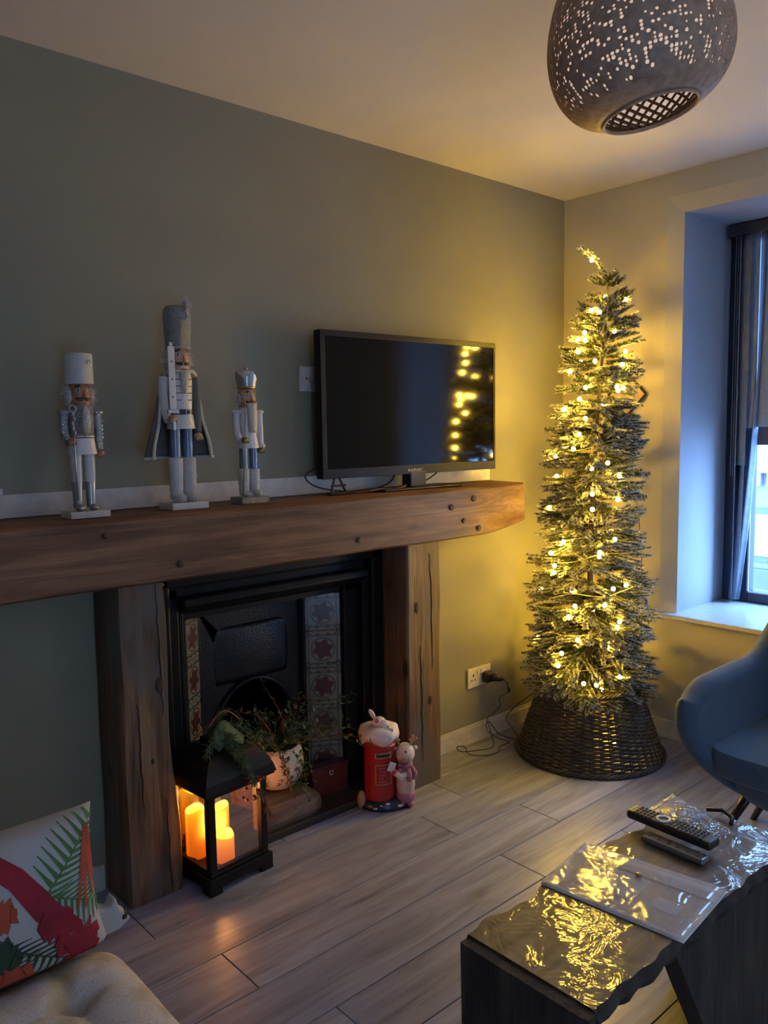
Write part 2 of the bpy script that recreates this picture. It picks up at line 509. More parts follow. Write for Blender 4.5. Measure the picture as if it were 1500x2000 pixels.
# ------------------------------------------------------------------ geometry helpers
class G:
    def __init__(self):
        self.v, self.f, self.tip = [], [], []
        self.M = Matrix.Identity(4)

    def add(self, vs, fs, tip=None):
        o = len(self.v)
        for k, p in enumerate(vs):
            self.v.append(tuple(self.M @ Vector(p)))
            self.tip.append(tip[k] if tip else 0.0)
        self.f += [tuple(i + o for i in f) for f in fs]

    def box(self, c, s, rz=0.0, rot=None):
        m = rot if rot else Matrix.Rotation(rz, 3, 'Z')
        c = Vector(c)
        vs = [c + m @ Vector((x * s[0] / 2, y * s[1] / 2, z * s[2] / 2)) for x in (-1, 1) for y in (-1, 1) for z in (-1, 1)]
        self.add(vs, [(0, 1, 3, 2), (4, 6, 7, 5), (0, 4, 5, 1), (2, 3, 7, 6), (0, 2, 6, 4), (1, 5, 7, 3)])
        return self

    def bb(self, a, b):
        return self.box([(a[i] + b[i]) / 2 for i in range(3)], [abs(b[i] - a[i]) for i in range(3)])

    def tube(self, pts, r, n=8, closed=False, caps=True):
        pts = [Vector(p) for p in pts]
        N = len(pts)
        rs = r if isinstance(r, (list, tuple)) else [r] * N
        vs, fs = [], []
        up = Vector((0, 0, 1))
        prev = None
        for i, p in enumerate(pts):
            if closed:
                d = pts[(i + 1) % N] - pts[i - 1]
            else:
                d = pts[min(i + 1, N - 1)] - pts[max(i - 1, 0)]
            if d.length < 1e-9:
                d = Vector((0, 0, 1))
            d.normalize()
            if prev is None:
                a = d.cross(up)
                if a.length < 1e-3:
                    a = d.cross(Vector((1, 0, 0)))
            else:
                a = prev - d * prev.dot(d)
                if a.length < 1e-5:
                    a = d.cross(up)
            a.normalize()
            prev = a
            b = d.cross(a)
            for k in range(n):
                th = 2 * PI * k / n
                vs.append(p + (a * math.cos(th) + b * math.sin(th)) * rs[i])
        for i in range(N if closed else N - 1):
            j = (i + 1) % N
            for k in range(n):
                k2 = (k + 1) % n
                fs.append((i * n + k, i * n + k2, j * n + k2, j * n + k))
        if caps and not closed:
            fs.append(tuple(range(n))[::-1])
            fs.append(tuple((N - 1) * n + k for k in range(n)))
        self.add(vs, fs)
        return self

    def lathe(self, prof, n=24, c=(0, 0, 0), sx=1.0, sy=1.0, caps=True):
        vs, fs = [], []
        for (r, z) in prof:
            for k in range(n):
                th = 2 * PI * k / n
                vs.append((c[0] + r * sx * math.cos(th), c[1] + r * sy * math.sin(th), c[2] + z))
        m = len(prof)
        for i in range(m - 1):
            for k in range(n):
                k2 = (k + 1) % n
                fs.append((i * n + k, i * n + k2, (i + 1) * n + k2, (i + 1) * n + k))
        if caps:
            fs.append(tuple(range(n))[::-1])
            fs.append(tuple((m - 1) * n + k for k in range(n)))
        self.add(vs, fs)
        return self

    def ball(self, c, s, n=12, rot=None):
        if not isinstance(s, (tuple, list)):
            s = (s, s, s)
        vs, fs = [], []
        h = max(4, n // 2)
        m = rot or Matrix.Identity(3)
        c = Vector(c)
        for i in range(h + 1):
            ph = PI * i / h
            for k in range(n):
                th = 2 * PI * k / n
                vs.append(c + m @ Vector((s[0] * math.sin(ph) * math.cos(th), s[1] * math.sin(ph) * math.sin(th), s[2] * math.cos(ph))))
        for i in range(h):
            for k in range(n):
                k2 = (k + 1) % n
                fs.append((i * n + k, (i + 1) * n + k, (i + 1) * n + k2, i * n + k2))
        self.add(vs, fs)
        return self

    def grid(self, fn, nu, nv, closed_u=False):
        vs = [fn(i / (nu if closed_u else nu - 1), j / (nv - 1)) for j in range(nv) for i in range(nu)]
        fs = []
        for j in range(nv - 1):
            for i in range(nu if closed_u else nu - 1):
                i2 = (i + 1) % nu
                fs.append((j * nu + i, j * nu + i2, (j + 1) * nu + i2, (j + 1) * nu + i))
        self.add(vs, fs)
        return self

    def prism(self, poly, a, b, axis='z'):
        n = len(poly)

        def P(p, h):
            return {'z': (p[0], p[1], h), 'y': (p[0], h, p[1]), 'x': (h, p[0], p[1])}[axis]
        vs = [P(p, a) for p in poly] + [P(p, b) for p in poly]
        fs = [tuple(range(n)), tuple(range(n, 2 * n))[::-1]] + [(i, i + n, (i + 1) % n + n, (i + 1) % n) for i in range(n)]
        self.add(vs, fs)
        return self

    def build(self, name, mat, parent=None, smooth=False, bevel=0.0, solid=0.0, sub=0, attr=False, bseg=2, auto=None):
        me = bpy.data.meshes.new(name)
        me.from_pydata(self.v, [], self.f)
        bm = bmesh.new()
        bm.from_mesh(me)
        if bevel == 0:
            bmesh.ops.remove_doubles(bm, verts=bm.verts, dist=1e-6)
        if solid == 0:
            bmesh.ops.recalc_face_normals(bm, faces=bm.faces)
        bm.to_mesh(me)
        bm.free()
        if attr:
            a = me.attributes.new('tip', 'FLOAT', 'POINT')
            # vertices may have merged: rebuild by nearest hash
            d = {tuple(round(x, 5) for x in p): t_ for p, t_ in zip(self.v, self.tip)}
            for i, vv in enumerate(me.vertices):
                a.data[i].value = d.get(tuple(round(x, 5) for x in vv.co), 0.5)
        me.materials.append(mat)
        if smooth:
            me.polygons.foreach_set('use_smooth', [True] * len(me.polygons))
        o = bpy.data.objects.new(name, me)
        col.objects.link(o)
        if parent:
            o.parent = parent
        if solid:
            md = o.modifiers.new('solid', 'SOLIDIFY')
            md.thickness = solid
            md.offset = 0
        if bevel:
            md = o.modifiers.new('bevel', 'BEVEL')
            md.width = bevel
            md.segments = bseg
            md.limit_method = 'ANGLE'
        if sub:
            md = o.modifiers.new('sub', 'SUBSURF')
            md.levels = md.render_levels = sub
        if smooth and auto:
            me.polygons.foreach_set('use_smooth', [True] * len(me.polygons))
            me.set_sharp_from_angle(angle=R(auto))
        return o


def tag(o, label, cat, group=None, kind=None):
    if label:
        o['label'] = label
    if cat:
        o['category'] = cat
    if group:
        o['group'] = group
    if kind:
        o['kind'] = kind
    return o


def thing(name, loc, label, cat, rz=0.0, group=None):
    o = bpy.data.objects.new(name, None)
    o.empty_display_size = 0.05
    o.location = loc
    o.rotation_euler = (0, 0, rz)
    col.objects.link(o)
    return tag(o, label, cat, group)


def struct(o):
    o['kind'] = 'structure'
    return o


def copy_tree(root):
    r = root.copy()
    col.objects.link(r)
    for ch in list(root.children):
        c_ = ch.copy()
        col.objects.link(c_)
        c_.parent = r
        for g_ in list(ch.children):
            d_ = g_.copy()
            col.objects.link(d_)
            d_.parent = c_
    return r


# ------------------------------------------------------------------ the room shell
H = 2.4
XL, YB = -5.2, -4.6
# fireplace wall with the chimney opening
g = G()
ox0, ox1, oz = -2.15, -1.185, 0.955
g.bb((XL, 0, 0), (ox0, 0.2, H)).bb((ox1, 0, 0), (0.7, 0.2, H)).bb((ox0, 0, oz), (ox1, 0.2, H))
g.bb((ox0 - .05, 0.42, 0), (ox1 + .05, 0.5, oz + .1)).bb((ox0 - .1, 0.2, 0), (ox0, 0.5, oz + .1)).bb((ox1, 0.2, 0), (ox1 + .1, 0.5, oz + .1)).bb((ox0 - .1, .2, oz), (ox1 + .1, .5, oz + .1))
struct(g.build('wall_front', M['wall_olive']))
# window wall
wy0, wy1, wz0, wz1 = -0.515, -1.56, 0.535, 2.303      # outer edge of the splay
iy0, iy1, iz1 = -0.582, -1.495, 2.237                 # deep opening
g = G()
g.bb((0, 0.0, 0), (0.5, iy0 + 0.001, wz0))
g = G()
g.bb((0, 0, 0), (0.5, YB, wz0 - 0.0))
g.bb((0, 0, wz0), (0.5, wy0, H)).bb((0, wy1, wz0), (0.5, YB, H)).bb((0, wy0, wz1), (0.5, wy1, H))
struct(g.build('wall_right', M['wall_cream']))
# splayed band round the opening
g = G()
d = 0.022
ox = [(wy0, wz0), (wy0, wz1), (wy1, wz1), (wy1, wz0)]
ix = [(iy0, wz0), (iy0, iz1), (iy1, iz1), (iy1, wz0)]
vs_ = [(-0.0005, a, b) for a, b in ox] + [(d, a, b) for a, b in ix]
g.add(vs_, [(0, 1, 5, 4), (1, 2, 6, 5), (2, 3, 7, 6)])
struct(g.build('trim_1', M['wall_cream']))
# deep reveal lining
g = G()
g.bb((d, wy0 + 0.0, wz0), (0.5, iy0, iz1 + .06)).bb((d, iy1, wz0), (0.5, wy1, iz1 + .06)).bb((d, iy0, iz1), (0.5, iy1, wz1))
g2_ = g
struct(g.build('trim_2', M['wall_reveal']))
# sill board
g = G()
g.bb((-0.035, wy0 + 0.022, wz0), (0.5, wy1 - 0.03, wz0 + 0.02))
struct(g.build('trim_3', M['sill'], bevel=0.003))
# other walls, ceiling
struct(G().bb((XL - .1, 0.2, 0), (XL, YB, H)).build('wall_left', M['wall_olive']))
g = G()
g.bb((XL, YB - .1, 0), (-3.85, YB, H)).bb((-2.75, YB - .1, 0), (0.5, YB, H)).bb((-3.85, YB - .1, 2.25), (-2.75, YB, H)).bb((-3.85, YB - .3, 0), (-2.75, YB - .25, 2.25))
struct(g.build('wall_back', M['wall_cream']))
struct(G().bb((XL - .1, 0.5, H), (0.5, YB - .3, H + .1)).build('ceiling', M['ceiling']))

# floor: base and planks
fl = struct(G().bb((XL, 0.45, -0.06), (0.0, YB, -0.012)).build('floor', M['dark_gap']))
JX = {0: -2.312, 1: -1.302, 2: -2.213, 3: -1.299, 4: -2.116, 5: -1.62, 6: -2.5, 7: -1.1}
PL = 1.235
row = -1
y = 0.02
mesh_cache = {}
while y > YB:
    y1 = (-0.16 - 0.18 * row - 0.0) if row >= 0 else -0.16
    if row < 0:
        ytop, ybot = 0.0, -0.16
        jx = -1.75
    else:
        ytop, ybot = -0.16 - 0.18 * row, -0.16 - 0.18 * (row + 1)
        jx = JX.get(row, -1.3 - 0.37 * ((row * 7) % 5))
    if ybot < YB:
        ybot = YB
    x = jx
    while x > XL:
        x -= PL
    while x < 0:
        a, b = max(x, XL), min(x + PL, 0.0)
        if b - a > 0.01:
            key = (round(b - a, 4), round(ytop - ybot, 4))
            gap = 0.0012
            if key not in mesh_cache:
                gg = G().box((0, 0, -0.006), (key[0] - 2 * gap, key[1] - 2 * gap, 0.012))
                o = gg.build('plank', M['laminate'], fl)
                md = o.modifiers.new('b', 'BEVEL')
                md.width = 0.0012
                md.segments = 1
                mesh_cache[key] = o
            else:
                o = mesh_cache[key].copy()
                col.objects.link(o)
                o.parent = fl
            o.location = ((a + b) / 2, (ytop + ybot) / 2, 0)
        x += PL
    row += 1
    y = ybot
    if y <= YB + 1e-6:
        break

# skirting boards
g = G()
g.bb((-1.01, -0.016, 0), (0, 0, 0.068)).bb((-1.01, -0.010, 0.068), (0, 0, 0.078))
struct(g.build('baseboard_front', M['gloss_white'], bevel=0.002))
struct(G().bb((XL, -0.016, 0), (-2.31, 0, 0.078)).build('baseboard_front.001', M['gloss_white'], bevel=0.002))
struct(G().bb((-0.016, -0.016, 0), (0, YB, 0.078)).build('baseboard_right', M['gloss_white'], bevel=0.002))
# white upstand behind the mantel
struct(G().bb((-4.9, -0.012, 1.141), (-0.542, 0, 1.205)).bb((-4.9, -0.012, 1.205), (-2.53, 0, 1.222)).build('trim_4', M['gloss_white'], bevel=0.002))

# ------------------------------------------------------------------ window
wf = thing('window_1', (0.47, -1.04, 0.555), None, None)
del_keys = [k for k in ('label', 'category') if k in wf]
struct(wf)
g = G()
L0, L1 = 0.457, -0.457
Hh = 1.68


def wfb(a, b, nm='frame_bar', m=None, bev=0.004):
    return G().bb(a, b).build(nm, m or M['frame_dark'], wf, bevel=bev)


wfb((-.03, L0, 0.0), (.04, L0 - .115, Hh), 'jamb')
wfb((-.03, L1, 0.0), (.04, L1 + .09, Hh), 'jamb')
wfb((-.03, L0 - .115, 0.0), (.04, L1 + .09, .045), 'bottom_rail')
wfb((-.03, L0 - .115, Hh - .06), (.04, L1 + .09, Hh), 'top_rail')
wfb((-.035, L0 - .115, .715), (.045, L1 + .09, .80), 'meeting_rail')
wfb((-.034, L0 - .115, .045), (-.028, L0 - .122, .715), 'bead', M['sill'], 0)
wfb((-.034, L0 - .115, .045), (-.028, L1 + .09, .052), 'bead', M['sill'], 0)
G().bb((.0, L0 - .115, .045), (.004, L1 + .09, .715)).build('pane', M['window_glass'], wf)
G().bb((.0, L0 - .115, .80), (.004, L1 + .09, Hh - .06)).build('pane', M['window_glass'], wf)

# blinds
bl = thing('vertical_blind', (0.40, -1.04, 2.18), 'grey vertical blind with dark head rail, slats gathered at the left side of window', 'blind')
G().bb((-.03, .44, .0), (.03, -.44, .05)).build('headrail', M['headrail'], bl, bevel=.004)


def slat(yc, wdt, rz, z0, z1, bend=0.0, twist=0.0, name='slat'):
    def fn(u, v):
        z = z0 + (z1 - z0) * v
        a = rz + twist * (1 - v) ** 2
        off = bend * (1 - v) ** 2
        s_ = (u - .5) * wdt * (1 - .45 * abs(twist) * (1 - v) ** 2)
        bow = .006 * math.cos((u - .5) * PI)
        return (math.sin(a) * s_ - bow * math.cos(a), yc + off + math.cos(a) * s_, z)
    return G().grid(fn, 5, 24).build(name, M['blind'], bl, smooth=True, solid=.0012)


slat(.395, .065, R(62), -1.615, 0, .0, 0)
slat(.372, .07, R(30), -1.0, 0, .0, 0)
slat(.345, .075, R(70), -1.612, 0, .045, -.9)
slat(.342, .07, R(8), -.835, 0)
slat(.275, .07, R(14), -.83, 0)
slat(.285, .05, R(80), -1.612, 0, .085, 1.2)
for k in range(7):
    slat(.18 - k * .092, .08, R(38 + 6 * (k % 3)), -.83, 0)
for dy_ in (.415, .405):
    pts = [(0, dy_, -1.05 + 1.05 * k / 12) for k in range(13)]
    G().tube(pts, .0016, 5).build('cord', M['blind'], bl)
# beaded chain
g = G()
for k in range(95):
    g.ball((-.02, .385, -1.0 + k * .0105), .0032, 5)
o = g.build('bead_chain', M['sill'], bl)
o['kind'] = 'stuff'

# street outside
fa = thing('house_front', (7.6, 1.2, -3.0), 'pale house front across the street with cornice and framed window', 'building')
G().bb((0, 5, 0), (1, -6, 3.72)).build('wall', M['facade'], fa)
G().bb((-.12, 5, 3.72), (1, -6, 4.18)).build('fascia', M['facade_trim'], fa, bevel=.02)
G().bb((-.2, 5, 4.18), (1, -6, 4.3)).build('cornice', M['facade_trim'], fa, bevel=.03)
for k in range(16):
    G().bb((-.1, 3.4 - k * .16, 3.55), (0, 3.32 - k * .16, 3.72)).build('dentil', M['facade_trim'], fa)
G().bb((0.2, 5, 4.3), (1, -6, 8.5)).build('upper_wall', M['facade'], fa)
for yc in (.95, -1.4, 3.0):
    fr = G().bb((-.06, yc - .28, 2.55), (.0, yc + .28, 3.25)).build('window_frame', M['facade_dark'], fa)
    G().bb((-.075, yc - .21, 2.62), (-.06, yc + .21, 3.18)).build('pane', M['facade_trim'], fr, bevel=.01)
for yc in (.55, 2.0, -1.6):
    G().bb((-.1, yc - .1, 0), (0, yc + .12, 3.5)).build('pilaster', M['facade_trim'], fa, bevel=.01)
G().bb((-.06, 5, 2.2), (0, -6, 2.45)).build('band', M['facade_dark'], fa)
for yc in (1.2, -.8):
    for zc in (5.2,):
        fr = G().bb((.15, yc - .5, zc), (.2, yc + .5, zc + 1.5)).build('window_frame', M['facade_trim'], fa)
        G().bb((.13, yc - .4, zc + .1), (.15, yc + .4, zc + 1.4)).build('pane', M['facade_dark'], fr)
st = G().bb((.6, 8, -3.1), (14, -12, -3.0)).build('street', M['street'])
struct(st)

# ------------------------------------------------------------------ timber fireplace surround
fp = thing('timber_fireplace_surround', (-1.65, -0.1, 0), 'rustic timber fireplace surround with thick beam mantel on two posts', 'fireplace surround')


def rough_beam(g, x0, x1, y0, y1, z0, z1, axis, n=60, amp=.004, seed=0, shape=None):
    """box swept along an axis, cross-section slightly wandering"""
    ring = [(0, 0), (.5, 0), (1, 0), (1, .5), (1, 1), (.5, 1), (0, 1), (0, .5)]
    cr_ = .04
    ring = [(cr_, 0), (.5, 0), (1 - cr_, 0), (1, cr_), (1, .5), (1, 1 - cr_), (1 - cr_, 1), (.5, 1), (cr_, 1), (0, 1 - cr_), (0, .5), (0, cr_)]
    vs, fs = [], []
    m = len(ring)
    for i in range(n + 1):
        t_ = i / n
        for k, (a, b) in enumerate(ring):
            if axis == 'x':
                x = x0 + (x1 - x0) * t_
                yy, zz = y0 + (y1 - y0) * a, z0 + (z1 - z0) * b
                if shape:
                    yy, zz = shape(t_, a, b, yy, zz)
                nz_ = noise.noise_vector(Vector((x * 4 + seed, yy * 9, zz * 9)))
                vs.append((x, yy + nz_.x * amp, zz + nz_.y * amp))
            else:
                z = z0 + (z1 - z0) * t_
                xx, yy = x0 + (x1 - x0) * a, y0 + (y1 - y0) * b
                if shape:
                    xx, yy = shape(t_, a, b, xx, yy)
                nz_ = noise.noise_vector(Vector((xx * 9 + seed, yy * 9, z * 4)))
                vs.append((xx + nz_.x * amp, yy + nz_.y * amp, z))
    for i in range(n):
        for k in range(m):
            k2 = (k + 1) % m
            fs.append((i * m + k, (i + 1) * m + k, (i + 1) * m + k2, i * m + k2))
    fs.append(tuple(range(m)))
    fs.append(tuple(n * m + k for k in range(m))[::-1])
    g.add(vs, fs)


O = Vector((-1.65, -0.1, 0))
g = G()
g.M = Matrix.Translation(-O)


def mshape(t_, a, b, yy, zz):
    # right end tapers upward and slightly in
    e = max(0, (t_ - .93) / .07)
    if b < .5:
        zz += .026 * e ** 1.3
    if a < .5:
        yy += .058 * max(0, (t_ - .90) / .10) ** 1.6
    return yy, zz


rough_beam(g, -4.7, -0.551, -0.264, -0.006, 0.955, 1.139, 'x', 110, .003, 3, mshape)
g.build('mantel_beam', M['beam'], fp, smooth=True, auto=40)
g = G()
g.M = Matrix.Translation(-O)


def lshape(t_, a, b, xx, yy):
    lo = 1 - t_
    if a > .5:
        xx += .030 * lo + .006 * math.sin(t_ * 9)
    return xx, yy


rough_beam(g, -2.300, -2.165, -0.172, -0.006, 0, 0.957, 'z', 40, .004, 9, lshape)
# the flat plank strip on the left face
g.build('post', M['post'], fp, smooth=True, auto=40)
g = G()
g.M = Matrix.Translation(-O)
rough_beam(g, -1.195, -1.018, -0.172, -0.006, 0, 0.957, 'z', 40, .004, 21)
g.build('post', M['post'], fp, smooth=True, auto=40)

def groove(pts, r_, nm='crack'):
    g = G()
    g.M = Matrix.Translation(-O)
    n_ = len(pts)
    g.tube(pts, [r_ * (.3 + .7 * math.sin(PI * (i + .3) / n_)) for i in range(n_)], 5)
    return g.build(nm, M['dark_gap'], fp, smooth=True)


rs = random.Random(77)
for (xa, za, zb, yy) in ((-2.185, .95, .55, -.1735), (-2.178, .30, .02, -.1735), (-2.255, .60, .25, -.1735), (-1.075, .90, .45, -.1735), (-1.13, .55, .10, -.1735)):
    groove([(xa + rs.uniform(-.003, .003) + .02 * (za - za + i / 14 * (za - zb)), yy, za + (zb - za) * i / 14) for i in range(15)], .0022)
for (xk, zk, a, b) in ((-2.185, .64, .013, .024), (-2.215, .42, .006, .010), (-1.145, .70, .013, .022), (-1.08, .33, .010, .018)):
    g = G()
    g.M = Matrix.Translation(-O)
    g.ball((xk, -.173, zk), (a, .003, b), 12)
    g.build('knot', plain('dark_knot', (.045, .022, .016), .7), fp, smooth=True)
for (xk, zk, a) in ((-1.05, 1.075, .013), (-.93, 1.10, .014), (-.985, 1.02, .011), (-.90, .985, .013), (-1.50, 1.0, .012), (-2.36, 1.10, .010), (-2.15, 1.0, .012)):
    g = G()
    g.M = Matrix.Translation(-O)
    g.ball((xk, -.2655, zk), (a, .003, a * .9), 12)
    g.build('knot', plain('dark_knot', (.06, .026, .018), .7), fp, smooth=True)

# ------------------------------------------------------------------ cast iron insert
ins = thing('cast_iron_fireplace_insert', (-1.665, 0, 0), 'black cast iron fireplace insert with two strips of patterned tiles', 'fireplace')
ix = -1.665


def ip(nm, g, m='iron', **kw):
    g.v = [(p[0] - ix, p[1], p[2]) for p in g.v]
    return g.build(nm, M[m], ins, **kw)


yF = -0.045
# outer frame
g = G().bb((-2.13, yF, 0.0), (-2.075, .03, .945)).bb((-1.255, yF, 0), (-1.20, .03, .945)).bb((-2.13, yF, .885), (-1.20, .03, .945))
ip('outer_frame', g, bevel=.008)
g = G().bb((-2.075, yF + .015, 0.0), (-2.04, .03, .89)).bb((-1.29, yF + .015, 0), (-1.255, .03, .89)).bb((-2.075, yF + .015, .845), (-1.255, .03, .885))
ip('inner_moulding', g, bevel=.006)
# lintel with sloped hood moulding
g = G().prism([(yF - .005, .775 + .04), (yF - .03, .83), (yF - .02, .855), (.02, .86), (.02, .78)], -2.04, -1.29, 'x')
ip('lintel_moulding', g, bevel=.006)
# plates around tiles
g = G().bb((-2.04, .0, 0), (-2.011, .03, .82)).bb((-1.373, .0, 0), (-1.29, .03, .82)).bb((-2.04, 0.0, .772), (-1.29, .03, .86))
ip('face_plate', g)
# thin raised beads right of the tiles
ip('tile_bead', G().bb((-1.368, -.012, 0.05), (-1.352, .0, .80)), bevel=.004)
ip('tile_bead', G().bb((-2.03, -.012, .05), (-2.016, 0, .80)), bevel=.004)


def splay(sgn):
    # sgn=+1 right strip, -1 left; returns origin, direction to the inside
    if sgn > 0:
        a = Vector((-1.373, .002, 0))
        b = Vector((-1.490, .072, 0))
    else:
        a = Vector((-2.011, .002, 0))
        b = Vector((-1.925, .075, 0))
    return a, b


for sgn in (1, -1):
    a, b = splay(sgn)
    dv = (b - a)
    L = dv.length
    dn = dv.normalized()
    out_ = Vector((dn.y, -dn.x, 0)) if sgn < 0 else Vector((-dn.y, dn.x, 0))
    if out_.y > 0:
        out_ = -out_
    ctr = (a + b) / 2
    angz = math.atan2(dn.y, dn.x)
    # back plate
    g = G().box((ctr.x - out_.x * .012, ctr.y - out_.y * .012, .40), (L + .02, .012, .80), angz)
    ip('splay_plate', g)
    # slim bead at the inside edge
    g = G().box((b.x, b.y, .39), (.012, .02, .78), angz)
    ip('tile_bead', g, bevel=.003)
    for k in range(5):
        z = .770 - .07 - k * .1405
        o = G().box((0, 0, 0), (min(L - .004, .139), .010, .1385)).build('tile', M['tile'], ins, bevel=.0015)
        o.location = (ctr.x - ix + out_.x * .002, ctr.y + out_.y * .002, z)
        o.rotation_euler = (0, 0, angz)
# centre back plate / hood with an arched opening
g = G()
x0, x1 = -1.925, -1.490
arch = [(x0, .0), (x0 + .05, .0), (x0 + .05, .30)]
N = 14
for k in range(1, N):
    th = PI - PI * k / N
    arch.append(((x0 + x1) / 2 + math.cos(th) * ((x1 - x0) / 2 - .05), .30 + .20 * math.sin(th)))
arch += [(x1 - .05, .30), (x1 - .05, 0), (x1, 0), (x1, .79), (x0, .79)]
vs_ = [(p[0], .085, p[1]) for p in arch]
bmf = list(range(len(arch)))
# split the polygon: triangulate through bmesh later (n-gon concave is fine for Cycles after triangulation)
me_b = bmesh.new()
bv = [me_b.verts.new((p[0] - ix, .085, p[1])) for p in arch]
fc = me_b.faces.new(bv)
bmesh.ops.triangulate(me_b, faces=[fc])
r_ = bmesh.ops.extrude_face_region(me_b, geom=list(me_b.faces))
bmesh.ops.translate(me_b, verts=[v_ for v_ in r_['geom'] if isinstance(v_, bmesh.types.BMVert)], vec=(0, .012, 0))
bmesh.ops.recalc_face_normals(me_b, faces=me_b.faces)
mm_ = bpy.data.meshes.new('hood_plate')
me_b.to_mesh(mm_)
me_b.free()
mm_.materials.append(M['iron_gloss'])
o = bpy.data.objects.new('hood_plate', mm_)
col.objects.link(o)
o.parent = ins
# bulging canopy over the opening
g = G()


def canopy(u, v):
    x = x0 + .06 + (x1 - x0 - .12) * u
    b_ = math.sin(PI * u) ** .9
    return (x, .088 - .014 * b_ * math.sin(PI * min(1, v * .8 + .15)), .50 + .20 * v + .0 * u)


g.grid(canopy, 16, 10)
ip('hood_canopy', g, 'iron_gloss', smooth=True, solid=.004)
ip('opening_rim', G().tube([(p[0], .08, p[1]) for p in arch[1:-4]], .008, 8), 'iron', smooth=True)
# firebox
g = G().bb((x0 - .05, .30, 0), (x1 + .05, .31, .8)).bb((x0 - .06, .1, 0), (x0 - .05, .31, .8)).bb((x1 + .05, .1, 0), (x1 + .06, .31, .8)).bb((x0 - .06, .1, .8), (x1 + .06, .31, .81))
ip('firebox', g, 'iron')
ip('screw', G().ball((-2.10, yF - .002, .905), .006, 8), 'silver')
# hearth slab
hs = G().bb((-2.12, -.13, 0.0), (-1.21, .30, .028)).build('hearth_slab', M['hearth'], bevel=.003)
tag(hs, 'low dark stone hearth slab inside the fireplace', 'hearth')

# block of timber/stone on the hearth front carrying the pot
g = G()
prof = [(-.065, 0), (.065, 0), (.075, .035), (.065, .075), (.0, .088), (-.055, .078), (-.075, .04)]
m = len(prof)
vs_, fs_ = [], []
for i in range(13):
    x = -.21 + .42 * i / 12
    s_ = 1 - (.35 * (max(0, i - 10) / 2) ** 2)
    for (a, b) in prof:
        vs_.append((x, a * (1 if i < 11 else s_), b * (s_ if i > 10 else 1)))
for i in range(12):
    for k in range(m):
        fs_.append((i * m + k, i * m + (k + 1) % m, (i + 1) * m + (k + 1) % m, (i + 1) * m + k))
fs_ += [tuple(range(m)), tuple(12 * m + k for k in range(m))[::-1]]
g.add(vs_, fs_)
lg = g.build('hearth_log', M['log'], smooth=True, auto=50)
lg.location = (-1.76, -.045, .028)
tag(lg, 'brown rounded hearth log lying in front of the fireplace opening under the pot', 'log')

# small red decorated box leaning by the right tiles
rb = thing('red_tin', (-1.455, -.005, .028), 'dark red patterned tin box standing at the foot of the right tile strip', 'tin')
G().box((0, 0, .05), (.15, .05, .10)).build('body', plain('maroon_tin', (0.10, .012, .012), .45), rb, bevel=.004)
G().box((0, 0, .105), (.155, .055, .012)).build('lid', plain('dark_red_lid', (0.06, .006, .008), .45), rb, bevel=.003)
G().tube([(.008 * math.cos(k * PI / 6), -.030, .085 + .008 * math.sin(k * PI / 6)) for k in range(12)], .0014, 5, closed=True).build('ring', M['printgrey'], rb)
rb.rotation_euler = (0, 0, R(-8))

# ------------------------------------------------------------------ pot and plant
pt = thing('plant_pot', (-1.672, .0, .118), 'round cream pot standing on the hearth log in the fireplace', 'pot')
prof = [(.035, 0), (.062, .012), (.086, .045), (.095, .085), (.090, .125), (.080, .155), (.073, .155), (.082, .12), (.086, .085), (.075, .04), (.03, .012)]
G().lathe(prof, 32, caps=False).build('bowl', M['pot'], pt, smooth=True)
G().lathe([(.0, .135), (.04, .14), (.08, .132)], 20, caps=False).build('soil', M['trunk'], pt)
pl = thing('trailing_succulent', (-1.68, .0, .255), 'wiry trailing succulent growing out of the round cream pot', 'plant')


def leaf(g, p, d, L, W, curl=.2, up=Vector((0, 0, 1))):
    d = Vector(d).normalized()
    s_ = d.cross(up)
    if s_.length < 1e-3:
        s_ = Vector((1, 0, 0))
    s_.normalize()
    n_ = s_.cross(d)
    p = Vector(p)
    q = [p, p + d * L * .4 + s_ * W / 2 + n_ * L * curl * .3, p + d * L + n_ * L * curl * -.2, p + d * L * .4 - s_ * W / 2 + n_ * L * curl * .3, p + d * L * .45 + n_ * L * curl * .1]
    g.add(q, [(0, 1, 4), (1, 2, 4), (2, 3, 4), (3, 0, 4)], [0, .5, 1, .5, .4])


rs = random.Random(4)
for k in range(84):
    th = rs.uniform(0, 2 * PI)
    el = rs.uniform(.45, 1.5)
    L = rs.uniform(.16, .36)
    if math.sin(th) > 0:
        L *= .6
    d = Vector((math.cos(th) * math.cos(el), math.sin(th) * math.cos(el) * .5, math.sin(el)))
    if k > 66:      # trailing ones
        d = Vector((rs.uniform(-.6, 1), -rs.uniform(.3, 1), .35)).normalized()
        L = rs.uniform(.14, .24)
    p = Vector((math.cos(th) * .04, math.sin(th) * .04, 0))
    pts = []
    v_ = d.copy()
    for i in range(9):
        pts.append(p.copy())
        v_ += Vector((rs.uniform(-.25, .25), rs.uniform(-.2, .2), rs.uniform(-.2, .1) - (.10 if k <= 66 else .28)))
        v_.normalize()
        p = p + v_ * L / 8
        p.y = min(p.y, .06)
    g = G()
    g.tube(pts, [.0018 * (1 - i / 12) for i in range(9)], 4)
    for i in range(2, 9):
        for _ in range(3):
            dd = Vector((rs.uniform(-1, 1), rs.uniform(-1, 1), rs.uniform(-.4, 1)))
            leaf(g, pts[i], dd, rs.uniform(.012, .024), rs.uniform(.007, .013))
    g.build('stem', M['leaf_rust'] if k % 7 == 3 else M['leaf_dark'], pl)

